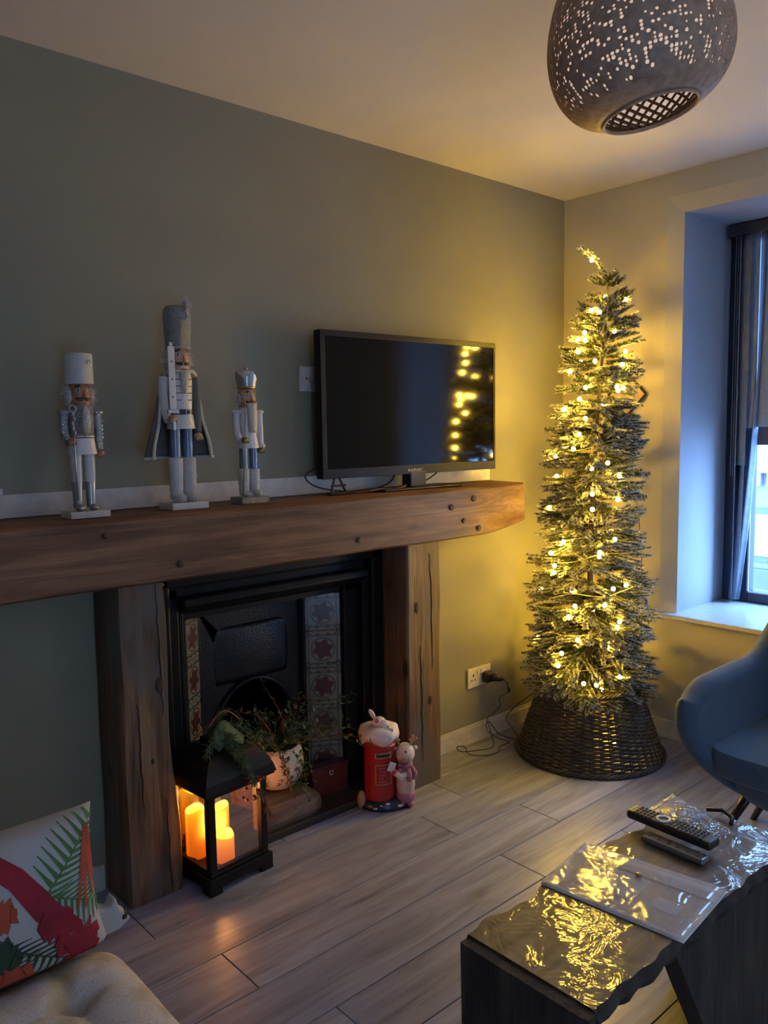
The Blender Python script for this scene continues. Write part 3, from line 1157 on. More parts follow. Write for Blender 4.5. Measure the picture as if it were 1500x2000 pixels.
# ------------------------------------------------------------------ lantern with candles
LX, LY, LR = -1.998, -.152, R(5)
la = thing('black_lantern', (LX, LY, 0), 'black wooden lantern with glass panes standing beside the left fireplace post', 'lantern', rz=LR)
W_ = .235
h_ = W_ / 2


def lp(nm, g, m='lantern', **kw):
    return g.build(nm, M[m], la, **kw)


lp('base', G().box((0, 0, .035), (W_, W_, .034)).box((0, 0, .056), (W_ - .02, W_ - .02, .010)), bevel=.003)
for sx in (-1, 1):
    for sy in (-1, 1):
        lp('foot', G().box((sx * (h_ - .022), sy * (h_ - .022), .009), (.044, .044, .018)), bevel=.002)
        lp('post', G().box((sx * (h_ - .022), sy * (h_ - .022), .183), (.024, .024, .245)), bevel=.002)
lp('top_frame', G().box((0, -h_ + .02, .300), (W_ - .02, .022, .016)).box((0, h_ - .02, .300), (W_ - .02, .022, .016)).box((-h_ + .02, 0, .300), (.022, W_ - .02, .016)).box((h_ - .02, 0, .300), (.022, W_ - .02, .016)), bevel=.002)
lp('bottom_frame', G().box((0, -h_ + .02, .066), (W_ - .05, .016, .010)).box((0, h_ - .02, .066), (W_ - .05, .016, .010)).box((-h_ + .02, 0, .066), (.016, W_ - .05, .010)).box((h_ - .02, 0, .066), (.016, W_ - .05, .010)))


def roof(u, v):
    # square hip, curved like a tent; u goes round, v up
    s_ = (u * 4) % 4
    k = int(s_) % 4
    f_ = s_ - int(s_)
    cs = [(-1, -1), (1, -1), (1, 1), (-1, 1)]
    a, b = cs[k], cs[(k + 1) % 4]
    x, y_ = a[0] + (b[0] - a[0]) * f_, a[1] + (b[1] - a[1]) * f_
    r_ = (h_ + .012) * (1 - .62 * v ** 1.2)
    return (x * r_, y_ * r_, .316 + .092 * math.sin(v * PI / 2) ** .8)


g = G().grid(roof, 32, 9, closed_u=True)
lp('roof', g, smooth=False, solid=.004)
lp('roof_cap', G().box((0, 0, .409), (.105, .105, .014)).box((0, 0, .424), (.07, .07, .018)), bevel=.003)
lp('eave', G().box((0, 0, .312), (W_ + .018, W_ + .018, .008)), bevel=.002)
lp('handle', G().tube([(.03 * math.cos(PI * k / 10), 0, .43 + .035 * math.sin(PI * k / 10)) for k in range(11)], .003, 6), smooth=True)
for a in range(4):
    g = G().box((0, 0, 0), (W_ - .068, .002, .228))
    o = lp('glass_pane', g, 'glass')
    o.location = (math.sin(a * PI / 2) * (h_ - .02), -math.cos(a * PI / 2) * (h_ - .02), .183)
    o.rotation_euler = (0, 0, a * PI / 2)


def candle(x, y_, r_, hh, label):
    c_ = thing('led_candle', (x, y_, .0615), label, 'candle', group='LED candles in the lantern')
    prof = [(r_ - .003, 0), (r_, .003), (r_, hh * .5), (r_, hh - .004), (r_ - .002, hh), (r_ - .006, hh - .003), (r_ - .008, hh - .016)]
    vs_, fs_ = [], []
    n = 28
    for (rr, z) in prof:
        for k in range(n):
            th = 2 * PI * k / n
            dz = (.006 * math.sin(th * 2 + x * 40) + .003 * math.sin(th * 3)) * (max(0, z - hh * .8) / (hh * .2))
            vs_.append((rr * math.cos(th), rr * math.sin(th), z + dz))
    for i in range(len(prof) - 1):
        for k in range(n):
            fs_.append((i * n + k, i * n + (k + 1) % n, (i + 1) * n + (k + 1) % n, (i + 1) * n + k))
    fs_.append(tuple(range(n))[::-1])
    g = G()
    g.add(vs_, fs_)
    g.build('wax_body', M['wax'], c_, smooth=True)
    G().lathe([(0, hh - .014), (r_ * .5, hh - .015), (r_ - .007, hh - .013)], 20, caps=False).build('melt_pool', M['wax_top'], c_)
    G().ball((0, 0, hh - .002), (.004, .004, .012), 8).build('flame_tip', M['wax_top'], c_)
    l_ = bpy.data.lights.new('candle_led', 'POINT')
    l_.energy = 2.3
    l_.color = (1.0, .36, .07)
    l_.shadow_soft_size = .012
    lo_ = bpy.data.objects.new('candle_led', l_)
    lo_.location = (0, 0, hh + .016)
    lo_.parent = c_
    col.objects.link(lo_)
    return c_


candle(-2.064, -.130, .033, .150, 'tall glowing candle at the left in the lantern')
candle(-1.990, -.138, .033, .140, 'medium glowing candle in the middle of the lantern, behind the short one')
candle(-2.016, -.208, .033, .080, 'shortest glowing candle at the front of the lantern')

# festive sprig draped on the lantern
sp_ = thing('christmas_sprig', (LX, LY, .41), 'pine sprig with red berries draped over the lantern roof', 'greenery')
rs = random.Random(12)


def sprig(p0, p1, sag, nl, LL, mat, nm='pine_twig', seed=0):
    g = G()
    p0, p1 = Vector(p0), Vector(p1)
    pts = []
    for i in range(10):
        t_ = i / 9
        p = p0.lerp(p1, t_)
        p.z += sag * math.sin(PI * t_)
        p += Vector((rs.uniform(-.004, .004), rs.uniform(-.004, .004), 0))
        pts.append(p)
    g.tube(pts, .0016, 4)
    dr = (p1 - p0).normalized()
    for _ in range(int(nl * 1.6)):
        t_ = rs.uniform(.08, 1)
        i = int(t_ * 9)
        p = pts[min(i, 9)]
        dd = dr * .8 + Vector((rs.uniform(-1, 1), rs.uniform(-1, 1), rs.uniform(-1, 1))) * .8
        leaf(g, p, dd, LL * rs.uniform(.6, 1.1), .0035)
    return g.build(nm, mat, sp_)


sprig((-.02, -.06, .03), (.06, -.175, -.15), .03, 90, .03, M['pine'])
sprig((.0, -.05, .03), (.035, -.165, -.10), .03, 80, .035, M['pine'])
sprig((.0, -.02, .03), (-.09, -.10, .0), .02, 60, .03, M['pine'])
sprig((.0, -.03, .03), (.03, -.12, -.03), .03, 80, .035, M['pine'])
sprig((.0, .0, .03), (.085, -.06, .02), .03, 70, .03, M['pine'])
sprig((.0, -.04, .04), (.0, -.12, -.01), .02, 70, .03, M['pine'])
sprig((.0, .0, .04), (.06, .03, .07), .02, 50, .03, M['leaf_dark'])
sprig((.06, -.175, -.14), (.075, -.18, -.205), .0, 40, .022, M['leaf_rust'])
for k in range(18):
    G().ball((.025 + rs.uniform(-.03, .035), -.160 + rs.uniform(-.02, .01), -.10 + rs.uniform(-.05, .035)), .0055, 8).build('berry', M['berry'], sp_, smooth=True)
# broad fabric leaf with a red edge
g = G()
g.grid(lambda u, v: (.01 + .12 * (u - .5) * (1 - .8 * abs(v - .4)), -.075 + .05 * v, .0 + .055 * v + .02 * math.sin(u * PI)), 8, 8)
g.build('broad_leaf', M['pine'], sp_, smooth=True, solid=.0015)
G().tube([(-.05 + .11 * k / 12, -.045, .070 + .04 * math.sin(PI * k / 12)) for k in range(13)], .003, 6).build('red_ribbon', M['leaf_rust'], sp_)

# ------------------------------------------------------------------ television
tvx0, tvx1, tvz0, tvz1, tvy = -1.515, -0.632, 1.196, 1.706, -0.105
tv = thing('television', ((tvx0 + tvx1) / 2, tvy, 1.14), 'black flat screen television standing on the mantel', 'television')
w2 = (tvx1 - tvx0) / 2
tv.rotation_euler = (0, 0, R(-1.4))
z0_, z1_ = tvz0 - 1.14, tvz1 - 1.14
bz = .020
g = G().bb((-w2, 0, z0_), (w2, .035, z1_))
g.build('casing', M['bezel'], tv, bevel=.004)
g = G().bb((-w2, -.004, z1_ - bz), (w2, 0, z1_)).bb((-w2, -.004, z0_), (w2, 0, z0_ + .034)).bb((-w2, -.004, z0_ + .034), (-w2 + bz, 0, z1_ - bz)).bb((w2 - bz * .6, -.004, z0_ + .034), (w2, 0, z1_ - bz))
g.build('bezel', M['bezel'], tv, bevel=.0015)
G().bb((-w2 + bz, -.0015, z0_ + .034), (w2 - bz * .6, 0.0005, z1_ - bz)).build('screen', M['screen'], tv)
G().bb((-.22, .035, .10), (.22, .07, .42)).build('rear_housing', M['black'], tv, bevel=.01)
G().bb((-.035, -.005, .008), (.045, .045, z0_ + .01)).build('stand_neck', M['black'], tv, bevel=.003)
G().prism([(-.20, -.05), (.20, -.05), (.23, .02), (.20, .07), (-.20, .07), (-.23, .02)], 0.0, .008).build('stand_foot', M['black'], tv, bevel=.003)
fc_ = bpy.data.curves.new('brand_text', 'FONT')
fc_.body = 'BLAUPUNKT'
fc_.size = .013
fc_.align_x = 'CENTER'
fc_.extrude = .0002
to = bpy.data.objects.new('brand_text', fc_)
col.objects.link(to)
dg = bpy.context.evaluated_depsgraph_get()
me_t = bpy.data.meshes.new_from_object(to.evaluated_get(dg))
bpy.data.objects.remove(to)
me_t.materials.clear()
me_t.materials.append(M['printgrey'])
to = bpy.data.objects.new('brand_text', me_t)
col.objects.link(to)
to.parent = tv
to.location = (-.01, -.0046, z0_ + .011)
to.rotation_euler = (R(90), 0, 0)
# gadget at the TV's left foot and cables
sb = thing('cable_bundle_holder', (-1.435, -.085, 1.141), 'small black bracket under the left end of the television', 'bracket')
G().prism([(-.05, -.02), (.05, -.02), (.04, .03), (-.04, .03)], 0, .006).build('foot', M['black'], sb, bevel=.002)
for a, b in (((-.035, 0, .006), (-.02, .0, .058)), ((.03, 0, .006), (.0, 0, .058)), ((-.035, 0, .03), (.03, 0, .03))):
    G().tube([a, b], .004, 6).build('strut', M['black'], sb)


def cable(name, pts, r_, m, label, cat='cable', parent=None):
    # catmull-rom through pts
    P_ = [Vector(p) for p in pts]
    P_ = [P_[0]] + P_ + [P_[-1]]
    out_ = []
    for i in range(1, len(P_) - 2):
        for k in range(8):
            t_ = k / 8
            a, b, c_, d_ = P_[i - 1], P_[i], P_[i + 1], P_[i + 2]
            out_.append(.5 * ((2 * b) + (c_ - a) * t_ + (2 * a - 5 * b + 4 * c_ - d_) * t_ * t_ + (3 * b - a - 3 * c_ + d_) * t_ ** 3))
    out_.append(P_[-2])
    o = G().tube(out_, r_, 6).build(name, m, parent, smooth=True)
    if label:
        tag(o, label, cat)
    return o


cable('black_cable', [(-1.50, -.06, 1.24), (-1.55, -.05, 1.215), (-1.545, -.05, 1.19), (-1.50, -.06, 1.165), (-1.40, -.07, 1.148), (-1.30, -.06, 1.146), (-1.22, -.05, 1.149), (-1.16, -.055, 1.17), (-1.13, -.05, 1.21)], .0028, M['black_soft'], 'black cable looping out from the left of the television onto the mantel')
cable('red_cable', [(-1.40, -.12, 1.145), (-1.33, -.13, 1.147), (-1.27, -.12, 1.150), (-1.20, -.125, 1.146), (-1.14, -.11, 1.153), (-1.12, -.09, 1.158)], .0035, plain('dark_red_cable', (.12, .012, .01), .5), 'thin dark red cable lying under the television')
cable('power_lead', [(-1.02, -.06, 1.153), (-.97, -.055, 1.165), (-.91, -.05, 1.19), (-.885, -.05, 1.215)], .0028, M['black_soft'], 'curved black lead hanging right of the television stand neck')

# wall plate behind the TV
wp = thing('aerial_socket', (-1.475, 0, 1.543), 'white aerial socket plate on the wall left of the television', 'socket')
G().box((0, -.006, 0), (.125, .012, .086)).build('plate', M['gloss_white'], wp, bevel=.003)
for dx in (-.018, .005):
    G().ball((dx, -.016, 0), (.008, .012, .008), 10).build('connector', M['silver'], wp, smooth=True)
for dx in (-.036, .026):
    G().ball((dx, -.013, .002), .004, 6).build('marker', M['red'], wp)

# double socket with plug
so = thing('double_socket', (-.612, 0, .285), 'white double power socket on the wall between fireplace and tree', 'socket')
G().box((0, -.005, 0), (.148, .010, .086)).build('plate', M['gloss_white'], so, bevel=.003)
for dx in (-.04,):
    for (a, b) in ((0, .012), (-.011, -.010), (.011, -.010)):
        G().box((dx + a, -.0105, b), (.006 if b > 0 else .008, .002, .010 if b > 0 else .005)).build('slot', M['black'], so)
for dx in (-.012, .012):
    G().box((dx, -.012, .022), (.011, .005, .018)).build('switch', M['gloss_white'], so, bevel=.001)
pg = thing('black_plug', (-.575, -.010, .280), 'black power plug adapter pushed into the double socket', 'plug')
G().box((0, -.018, 0), (.048, .036, .046)).build('body', M['black'], pg, bevel=.006)
G().tube([(.005, -.03, 0), (.035, -.055, -.008), (.055, -.06, -.016)], [.02, .015, .007], 10).build('grip', M['black'], pg, smooth=True)
cable('thin_power_wire', [(-.52, -.07, .262), (-.49, -.065, .24), (-.475, -.055, .215), (-.468, -.05, .19), (-.49, -.05, .185), (-.52, -.045, .175), (-.515, -.045, .135), (-.56, -.04, .11), (-.60, -.045, .10), (-.60, -.06, .05), (-.64, -.11, .004), (-.72, -.09, .004), (-.79, -.06, .01), (-.80, -.05, .03), (-.76, -.055, .02), (-.775, -.10, .004), (-.72, -.16, .004), (-.66, -.16, .004), (-.62, -.13, .004), (-.56, -.135, .01), (-.60, -.10, .03), (-.62, -.06, .06), (-.60, -.05, .09), (-.56, -.08, .03), (-.51, -.14, .01), (-.50, -.10, .05), (-.49, -.06, .08), (-.42, -.06, .12), (-.40, -.15, .2)], .0022, M['wire_dark'], 'thin dark wire tangled on the floor between the socket and the wicker basket')
G().box((0, 0, 0), (.008, .008, .02)).build('inline_connector', M['black'], None)
bpy.data.objects['inline_connector'].location = (-.462, -.052, .20)
tag(bpy.data.objects['inline_connector'], 'tiny black connector hanging on the wire below the power plug', 'connector')

# ------------------------------------------------------------------ pictures / diamond ornament on the window wall
dm = thing('diamond_wall_frame', (-.012, -.345, 1.500), 'small dark diamond-shaped frame on the wall behind the tree', 'picture')
for k in range(4):
    a = k * PI / 2
    p0 = Vector((0, math.cos(a) * .094, math.sin(a) * .094))
    p1 = Vector((0, math.cos(a + PI / 2) * .094, math.sin(a + PI / 2) * .094))
    G().tube([p0, p1], .006, 4).build('bar', M['trunk'], dm)
G().prism([(.088, 0), (0, .088), (-.088, 0), (0, -.088)], .002, .008, 'x').build('panel', M['tan_paper'], dm)

# ------------------------------------------------------------------ basket
TX, TY = -.367, -.408
bk = thing('wicker_tree_basket', (TX, TY, 0), 'dark grey wicker basket skirt round the foot of the Christmas tree', 'basket')
BH = .295


def brad(z):
    t_ = z / BH
    return .298 - .100 * t_ + .012 * math.sin(PI * t_) * 0


NS = 44
g = G()
for row_ in range(38):
    z = .018 + row_ * (BH - .03) / 37
    r0 = brad(z)
    ph = (row_ % 2) * PI
    pts = []
    for k in range(NS * 3):
        th = 2 * PI * k / (NS * 3)
        rr = r0 + .0045 * math.cos(th * NS / 2 + ph)
        pts.append((rr * math.cos(th), rr * math.sin(th), z + .0012 * math.sin(th * 7 + row_ * 1.7)))
    g.tube(pts, .0047, 4, closed=True)
o = g.build('weave', M['wicker'], bk, smooth=True)
o['kind'] = 'stuff'
for k in range(NS):
    th = 2 * PI * (k + .25) / NS
    g = G().tube([(brad(z) * math.cos(th), brad(z) * math.sin(th), z) for z in (0.005, BH * .5, BH)], .0030, 5)
    g.build('stake', M['wicker'], bk, smooth=True)
for (z, r_, nm) in ((.010, .302, 'bottom_rim'), (BH, .199, 'top_rim')):
    for s_ in (0, 1, 2):
        pts = []
        for k in range(132):
            th = 2 * PI * k / 132
            a = th * 22 + s_ * 2 * PI / 3
            rr = r_ + .006 * math.cos(a)
            pts.append((rr * math.cos(th), rr * math.sin(th), z + .006 * math.sin(a)))
        G().tube(pts, .005, 5, closed=True).build(nm, M['wicker'], bk, smooth=True)
sd = G()
sd.lathe([(.0, 0), (.12, 0), (.11, .13), (0, .13)], 20, caps=False)
sd.build('inner_stand', M['tan_paper'], bk).location = (0, 0, .005)

# ------------------------------------------------------------------ christmas tree
RT = Vector((.743, -.669, 0))
tree = thing('christmas_tree', (TX, TY, .1), 'slim snow-flocked christmas tree with bent tip standing in the corner', 'christmas tree')


def axis_pt(z):
    s_ = float(np.interp(z, [.3, 1.0, 1.45, 1.75, 1.92, 1.97, 2.03, 2.075], [-.008, 0, .022, .045, .055, .050, .0, -.052]))
    return Vector((TX + RT.x * s_, TY + RT.y * s_, z))


def trad(z):
    return float(np.interp(z, [.28, .36, .6, 1.0, 1.43, 1.74, 1.92, 1.96], [.27, .275, .257, .22, .178, .130, .062, .03]))


pts = [tuple(axis_pt(z) - Vector((TX, TY, .1))) for z in np.linspace(.12, 2.07, 40)]
G().tube(pts, [.016 - .013 * i / 39 for i in range(40)], 8).build('trunk', M['trunk'], tree, smooth=True)


def make_branch(L, seed, top=False):
    rs = random.Random(seed)
    g = G()
    tips = []

    def brush(p0, p1, n, r_, sag=0):
        p0, p1 = Vector(p0), Vector(p1)
        d = (p1 - p0)
        LL = d.length
        dn = d.normalized()
        a = dn.cross(Vector((0, 0, 1)))
        if a.length < 1e-3:
            a = Vector((1, 0, 0))
        a.normalize()
        b = dn.cross(a)
        g.tube([p0, p0.lerp(p1, .5), p1], .0018, 4)
        for i in range(n):
            t_ = (i + rs.random()) / n
            p = p0 + d * t_
            th = rs.uniform(0, 2 * PI)
            rad = (a * math.cos(th) + b * math.sin(th) * .75)
            nd = (dn * rs.uniform(.55, .95) + rad).normalized()
            ln_ = r_ * rs.uniform(.75, 1.15) * (1 - .35 * t_)
            w = rad.cross(nd)
            w.normalize()
            q = p + nd * ln_
            wd_ = .0019
            g.add([p - w * wd_ * .6, p + w * wd_ * .6, q + w * wd_ * .75, q - w * wd_ * .75], [(0, 1, 2, 3)], [.05 + .3 * t_, .05 + .3 * t_, .55 + .45 * t_, .55 + .45 * t_])

    nseg = 3
    end = Vector((L, 0, L * rs.uniform(-.12, .12)))
    brush((L * .12, 0, 0), end, int(1500 * L), .017)
    ns = 6 if L > .15 else 4
    for k in range(ns):
        t_ = .25 + .6 * k / ns
        p0 = Vector((L * t_, 0, end.z * t_))
        sg = 1 if k % 2 else -1
        an = sg * rs.uniform(.3, .75)
        l2 = L * (1 - t_) * rs.uniform(.75, 1.1) + .02
        p1 = p0 + Vector((math.cos(an) * l2, math.sin(an) * l2, rs.uniform(-.15, .2) * l2))
        brush(p0, p1, int(1500 * l2), .016)
    o = g.build('branch', M['needles'], tree, attr=True)
    return o


protos = {}
for Lq in (.07, .10, .14, .18, .22, .26):
    protos[Lq] = [make_branch(Lq, int(Lq * 1000) + s_) for s_ in range(3)]
used = set()
rs = random.Random(3)
nb = 0
z = .30
ga = 0.0
while z < 1.955 and nb < 285:
    rr = trad(z)
    ntier = max(4, int(3 + rr * 33))
    for k in range(ntier):
        if nb >= 285:
            break
        th = ga + 2 * PI * k / ntier + rs.uniform(-.22, .22)
        want = rr * rs.uniform(.86, 1.08)
        key = min(protos, key=lambda q: abs(q - want))
        pr = rs.choice(protos[key])
        if id(pr) in used:
            o = pr.copy()
            col.objects.link(o)
        else:
            o = pr
            used.add(id(pr))
        o.parent = tree
        zz = z + rs.uniform(-.022, .022)
        p = axis_pt(zz) - Vector((TX, TY, .1))
        o.location = p
        sc_ = want / key
        o.scale = (sc_, rs.uniform(.9, 1.1) * sc_, sc_)
        pitch = rs.uniform(-.12, .22)
        if zz > 1.6:
            pitch -= .5 * (zz - 1.6) / .3
        o.rotation_euler = (rs.uniform(-.4, .4), pitch, th)
        nb += 1
    ga += 1.13
    z += .0475 + .012 * (z < 1.2)
for ls in protos.values():
    for pr in ls:
        if id(pr) not in used:
            bpy.data.objects.remove(pr)
# bent leader
for k, zz in enumerate((1.95, 1.985, 2.02, 2.045)):
    p = axis_pt(zz)
    q = axis_pt(min(zz + .045, 2.075))
    g = G()
    rs2 = random.Random(k)
    d = (q - p).normalized()
    for _ in range(70):
        t_ = rs2.random()
        pp = p.lerp(q, t_) - Vector((TX, TY, .1))
        nd = (d * .8 + Vector((rs2.uniform(-1, 1), rs2.uniform(-1, 1), rs2.uniform(-1, 1)))).normalized()
        w = nd.cross(Vector((rs2.uniform(-1, 1), 1, .3))).normalized()
        qq = pp + nd * rs2.uniform(.012, .022)
        g.add([pp - w * .001, pp + w * .001, qq + w * .0013, qq - w * .0013], [(0, 1, 2, 3)], [.2, .2, .95, .95])
    g.build('leader_tip', M['needles'], tree, attr=True)

# ------------------------------------------------------------------ light string
BUL = [(-0.399, -0.418, 2.018), (-0.367, -0.462, 1.873), (-0.272, -0.493, 1.868), (-0.436, -0.441, 1.816), (-0.41, -0.463, 1.811), (-0.471, -0.437, 1.729), (-0.356, -0.499, 1.734), (-0.477, -0.444, 1.698), (-0.495, -0.424, 1.655), (-0.27, -0.495, 1.663), (-0.461, -0.479, 1.617), (-0.336, -0.521, 1.606), (-0.497, -0.462, 1.515), (-0.382, -0.528, 1.516), (-0.345, -0.532, 1.513), (-0.514, -0.446, 1.471), (-0.536, -0.386, 1.431), (-0.511, -0.471, 1.395), (-0.53, -0.456, 1.334), (-0.547, -0.442, 1.277), (-0.457, -0.539, 1.221), (-0.41, -0.562, 1.168), (-0.521, -0.513, 1.102), (-0.428, -0.568, 1.077), (-0.527, -0.518, 1.043), (-0.598, -0.434, 0.916), (-0.454, -0.573, 0.924), (-0.514, -0.546, 0.876), (-0.518, -0.545, 0.86), (-0.611, -0.385, 0.868), (-0.614, -0.405, 0.82), (-0.617, -0.402, 0.793), (-0.473, -0.581, 0.731), (-0.412, -0.6, 0.74), (-0.596, -0.49, 0.668), (-0.51, -0.567, 0.67), (-0.611, -0.472, 0.625), (-0.465, -0.597, 0.58), (-0.597, -0.504, 0.536), (-0.507, -0.579, 0.505), (-0.627, -0.451, 0.478), (-0.581, -0.523, 0.362), (-0.452, -0.604, 0.379), (-0.543, -0.556, 0.355), (-0.632, -0.438, 0.427)]
rs = random.Random(9)
BACK = []
zz = .34
k = 0
while zz < 1.8:
    th = R(20) + R(110) * ((k * .618) % 1.0) + (R(150) if k % 7 == 6 else 0)
    rr = trad(zz) * .8
    a = axis_pt(zz)
    BACK.append((a.x + rr * math.cos(th), a.y + rr * math.sin(th), zz))
    zz += .043
    k += 1
BASK = [(TX + .12, TY + .02, .23), (TX - .05, TY - .15, .09)]
ls_ = thing('light_string', (TX, TY, .1), 'string of warm yellow lights wound round the christmas tree', 'fairy lights')
base_b = G().ball((0, 0, 0), .0085, 8)
pb = base_b.build('bulb', M['bulb'], ls_, smooth=True)
allb = BUL + BACK + BASK
for i, p in enumerate(allb):
    o = pb if i == 0 else pb.copy()
    if i:
        col.objects.link(o)
        o.parent = ls_
    o.location = Vector(p) - Vector((TX, TY, .1))
# wire winding spiral
pts = []
for i in range(420):
    t_ = i / 419
    zz = .32 + 1.62 * t_
    th = t_ * 2 * PI * 11
    rr = trad(zz) * (.80 + .08 * math.sin(i * .9))
    a = axis_pt(zz)
    pts.append((a.x + rr * math.cos(th) - TX, a.y + rr * math.sin(th) - TY, zz - .1 + .01 * math.sin(i * .6)))
G().tube(pts, .0014, 4).build('wire', M['wire'], ls_)
# loose lead with black connector at the right of the tree
cable('loose_lead', [(-.13, -.46, 1.11), (-.10, -.463, 1.0), (-.10, -.478, .85), (-.10, -.485, .74), (-.115, -.497, .66)], .0018, M['wire_dark'], 'thin dark lead hanging down the right side of the tree')
ct = thing('hanging_connector', (-.10, -.505, .60), 'black slim connector dangling right of the tree at sill height', 'connector')
G().tube([(-.012, .006, .045), (0, 0, .02), (.0, -.004, -.01), (.004, -.018, -.045)], [.004, .011, .009, .004], 8).build('body', M['black'], ct, smooth=True)
G().tube([(.004, -.018, -.045), (.0, -.022, -.07), (-.02, -.015, -.10), (-.05, -.01, -.12)], .0015, 5).build('wire', M['wire_dark'], ct)


# ------------------------------------------------------------------ nutcrackers
def on_face(g, x, z, r_, s, yoff=0, rz=0):
    """small flattened blob on the front of a cylinder of radius r_ (front = -y)"""
    a = math.asin(max(-.95, min(.95, x / r_)))
    c_ = (r_ * math.sin(a), -r_ * math.cos(a) - yoff, z)
    g.ball(c_, s, 10, Matrix.Rotation(a, 3, 'Z') @ Matrix.Rotation(rz, 3, 'Y'))


def face(root, z, r_, skin, rotz=0):
    """z = centre of head, r_ = head radius; returns parts"""
    hd = G().lathe([(r_ * .9, z - r_ * 1.05), (r_, z - r_ * .8), (r_, z + r_ * 1.0), (r_ * .9, z + r_ * 1.1)], 24).build('head', skin, root, smooth=True, auto=50)
    g = G()
    g.add([(-.18 * r_, -r_ * .97, z - .25 * r_), (.18 * r_, -r_ * .97, z - .25 * r_), (0, -r_ * 1.0, z + .55 * r_), (0, -r_ * 1.38, z - .18 * r_), (0, -r_ * .95, z - .35 * r_)],
          [(0, 3, 2), (3, 1, 2), (0, 4, 3), (4, 1, 3), (0, 2, 1), (0, 1, 4)])
    g.build('nose', skin, hd)
    for s_ in (-1, 1):
        g = G()
        on_face(g, s_ * .48 * r_, z + .42 * r_, r_, (.20 * r_, .03 * r_, .16 * r_))
        e = g.build('eye', M['figwhite'], hd)
        g = G()
        on_face(g, s_ * .48 * r_, z + .42 * r_, r_, (.12 * r_, .05 * r_, .14 * r_))
        g.build('pupil', M['black'], hd)
        g = G()
        on_face(g, s_ * .50 * r_, z + .80 * r_, r_, (.30 * r_, .05 * r_, .12 * r_), rz=s_ * .25)
        g.build('eyebrow', M['black'], hd)
        g = G()
        on_face(g, s_ * .33 * r_, z - .42 * r_, r_, (.32 * r_, .08 * r_, .18 * r_))
        on_face(g, s_ * .58 * r_, z - .38 * r_, r_, (.18 * r_, .06 * r_, .08 * r_), rz=-s_ * .4)
        g.build('moustache', M['black'], hd, smooth=True)
    return hd


def furry(g, c, s, n, ln, rs, w=.0009):
    for _ in range(n):
        d = Vector((rs.gauss(0, 1), rs.gauss(0, 1), rs.gauss(0, 1))).normalized()
        p = Vector((c[0] + d.x * s[0], c[1] + d.y * s[1], c[2] + d.z * s[2]))
        nd = (d + Vector((rs.uniform(-.5, .5), rs.uniform(-.5, .5), rs.uniform(-.7, .2)))).normalized()
        ww = nd.cross(Vector((rs.uniform(-1, 1), rs.uniform(-1, 1), .5)))
        if ww.length < 1e-3:
            continue
        ww.normalize()
        q = p + nd * ln * rs.uniform(.6, 1.2)
        g.add([p - ww * w, p + ww * w, q], [(0, 1, 2)])


def arm(root, sx, z_sh, z_hand, x, r_, mat, handmat, fwd=False, cuff=None, cap=None):
    """arm hanging (fwd False) or bent forward at the elbow"""
    if not fwd:
        a = G().tube([(sx * x, 0, z_sh), (sx * (x + r_ * .2), 0, (z_sh + z_hand) / 2), (sx * (x + r_ * .2), -.003, z_hand + r_)], [r_, r_ * .92, r_ * .85], 14).build('arm', mat, root, smooth=True, auto=50)
        hp = (sx * (x + r_ * .2), -.004, z_hand)
    else:
        ze = z_sh - (z_sh - z_hand) * .75
        a = G().tube([(sx * x, 0, z_sh), (sx * (x + r_ * .2), 0, (z_sh + ze) / 2), (sx * (x + r_ * .2), -.004, ze), (sx * (x), -.02, z_hand - r_ * .2), (sx * x, -.035, z_hand)], [r_, r_ * .95, r_ * .95, r_ * .9, r_ * .8], 14).build('arm', mat, root, smooth=True, auto=50)
        hp = (sx * x, -.045, z_hand)
    hd = G().ball(hp, r_ * .95, 12)
    for k in range(4):
        hd.ball((hp[0] + (k - 1.5) * r_ * .42, hp[1] - r_ * .6, hp[2] - r_ * .35), (r_ * .26, r_ * .35, r_ * .5), 6)
    hd.ball((hp[0] - sx * r_ * .8, hp[1] - r_ * .3, hp[2] + r_ * .1), (r_ * .28, r_ * .3, r_ * .5), 6)
    hd.build('hand', handmat, a, smooth=True)
    if cuff:
        G().lathe([(r_ * 1.15, -.006), (r_ * 1.25, 0), (r_ * 1.15, .006)], 14, (hp[0], hp[1] + (.012 if fwd else 0), hp[2] + r_ * (1.1 if not fwd else .4))).build('cuff', cuff, a, smooth=True)
    if cap:
        G().lathe([(r_ * .8, -.008), (r_ * 1.35, 0), (r_ * 1.1, .006)], 14, (sx * x, 0, z_sh), sx=1.1).build('shoulder_cap', cap, a, smooth=True)
    return a


# --- left one: white glitter hat
n1 = thing('nutcracker', (-2.358, -.135, 1.1405), 'leftmost nutcracker figure with square white glitter hat and sequinned sleeves', 'nutcracker', group='nutcrackers on the mantel')
G().box((0, 0, .009), (.108, .075, .018)).build('base', M['figwhite'], n1, bevel=.001)
for s_ in (-1, 1):
    lg_ = G().lathe([(.0115, .025), (.0125, .04), (.0140, .095), (.0135, .098)], 16, (s_ * .018, .004, 0)).build('boot', M['silver'], n1, smooth=True, auto=50)
    G().ball((s_ * .019, -.012, .026), (.012, .018, .0095), 12).build('toe', M['silver'], lg_, smooth=True)
    G().lathe([(.0145, .096), (.0155, .100), (.0145, .104), (.0150, .106), (.0155, .19)], 16, (s_ * .018, .004, 0)).build('leg', M['figwhite'], n1, smooth=True, auto=50)
G().lathe([(.039, .170), (.037, .185), (.033, .215), (.033, .22)], 24, (0, 0, 0), sy=.75).build('coat_skirt', M['figwhite'], n1, smooth=True, auto=50)
G().lathe([(.032, .215), (.034, .24), (.035, .285), (.030, .298)], 24, (0, 0, 0), sy=.75).build('torso', M['silver_glitter'], n1, smooth=True, auto=50)
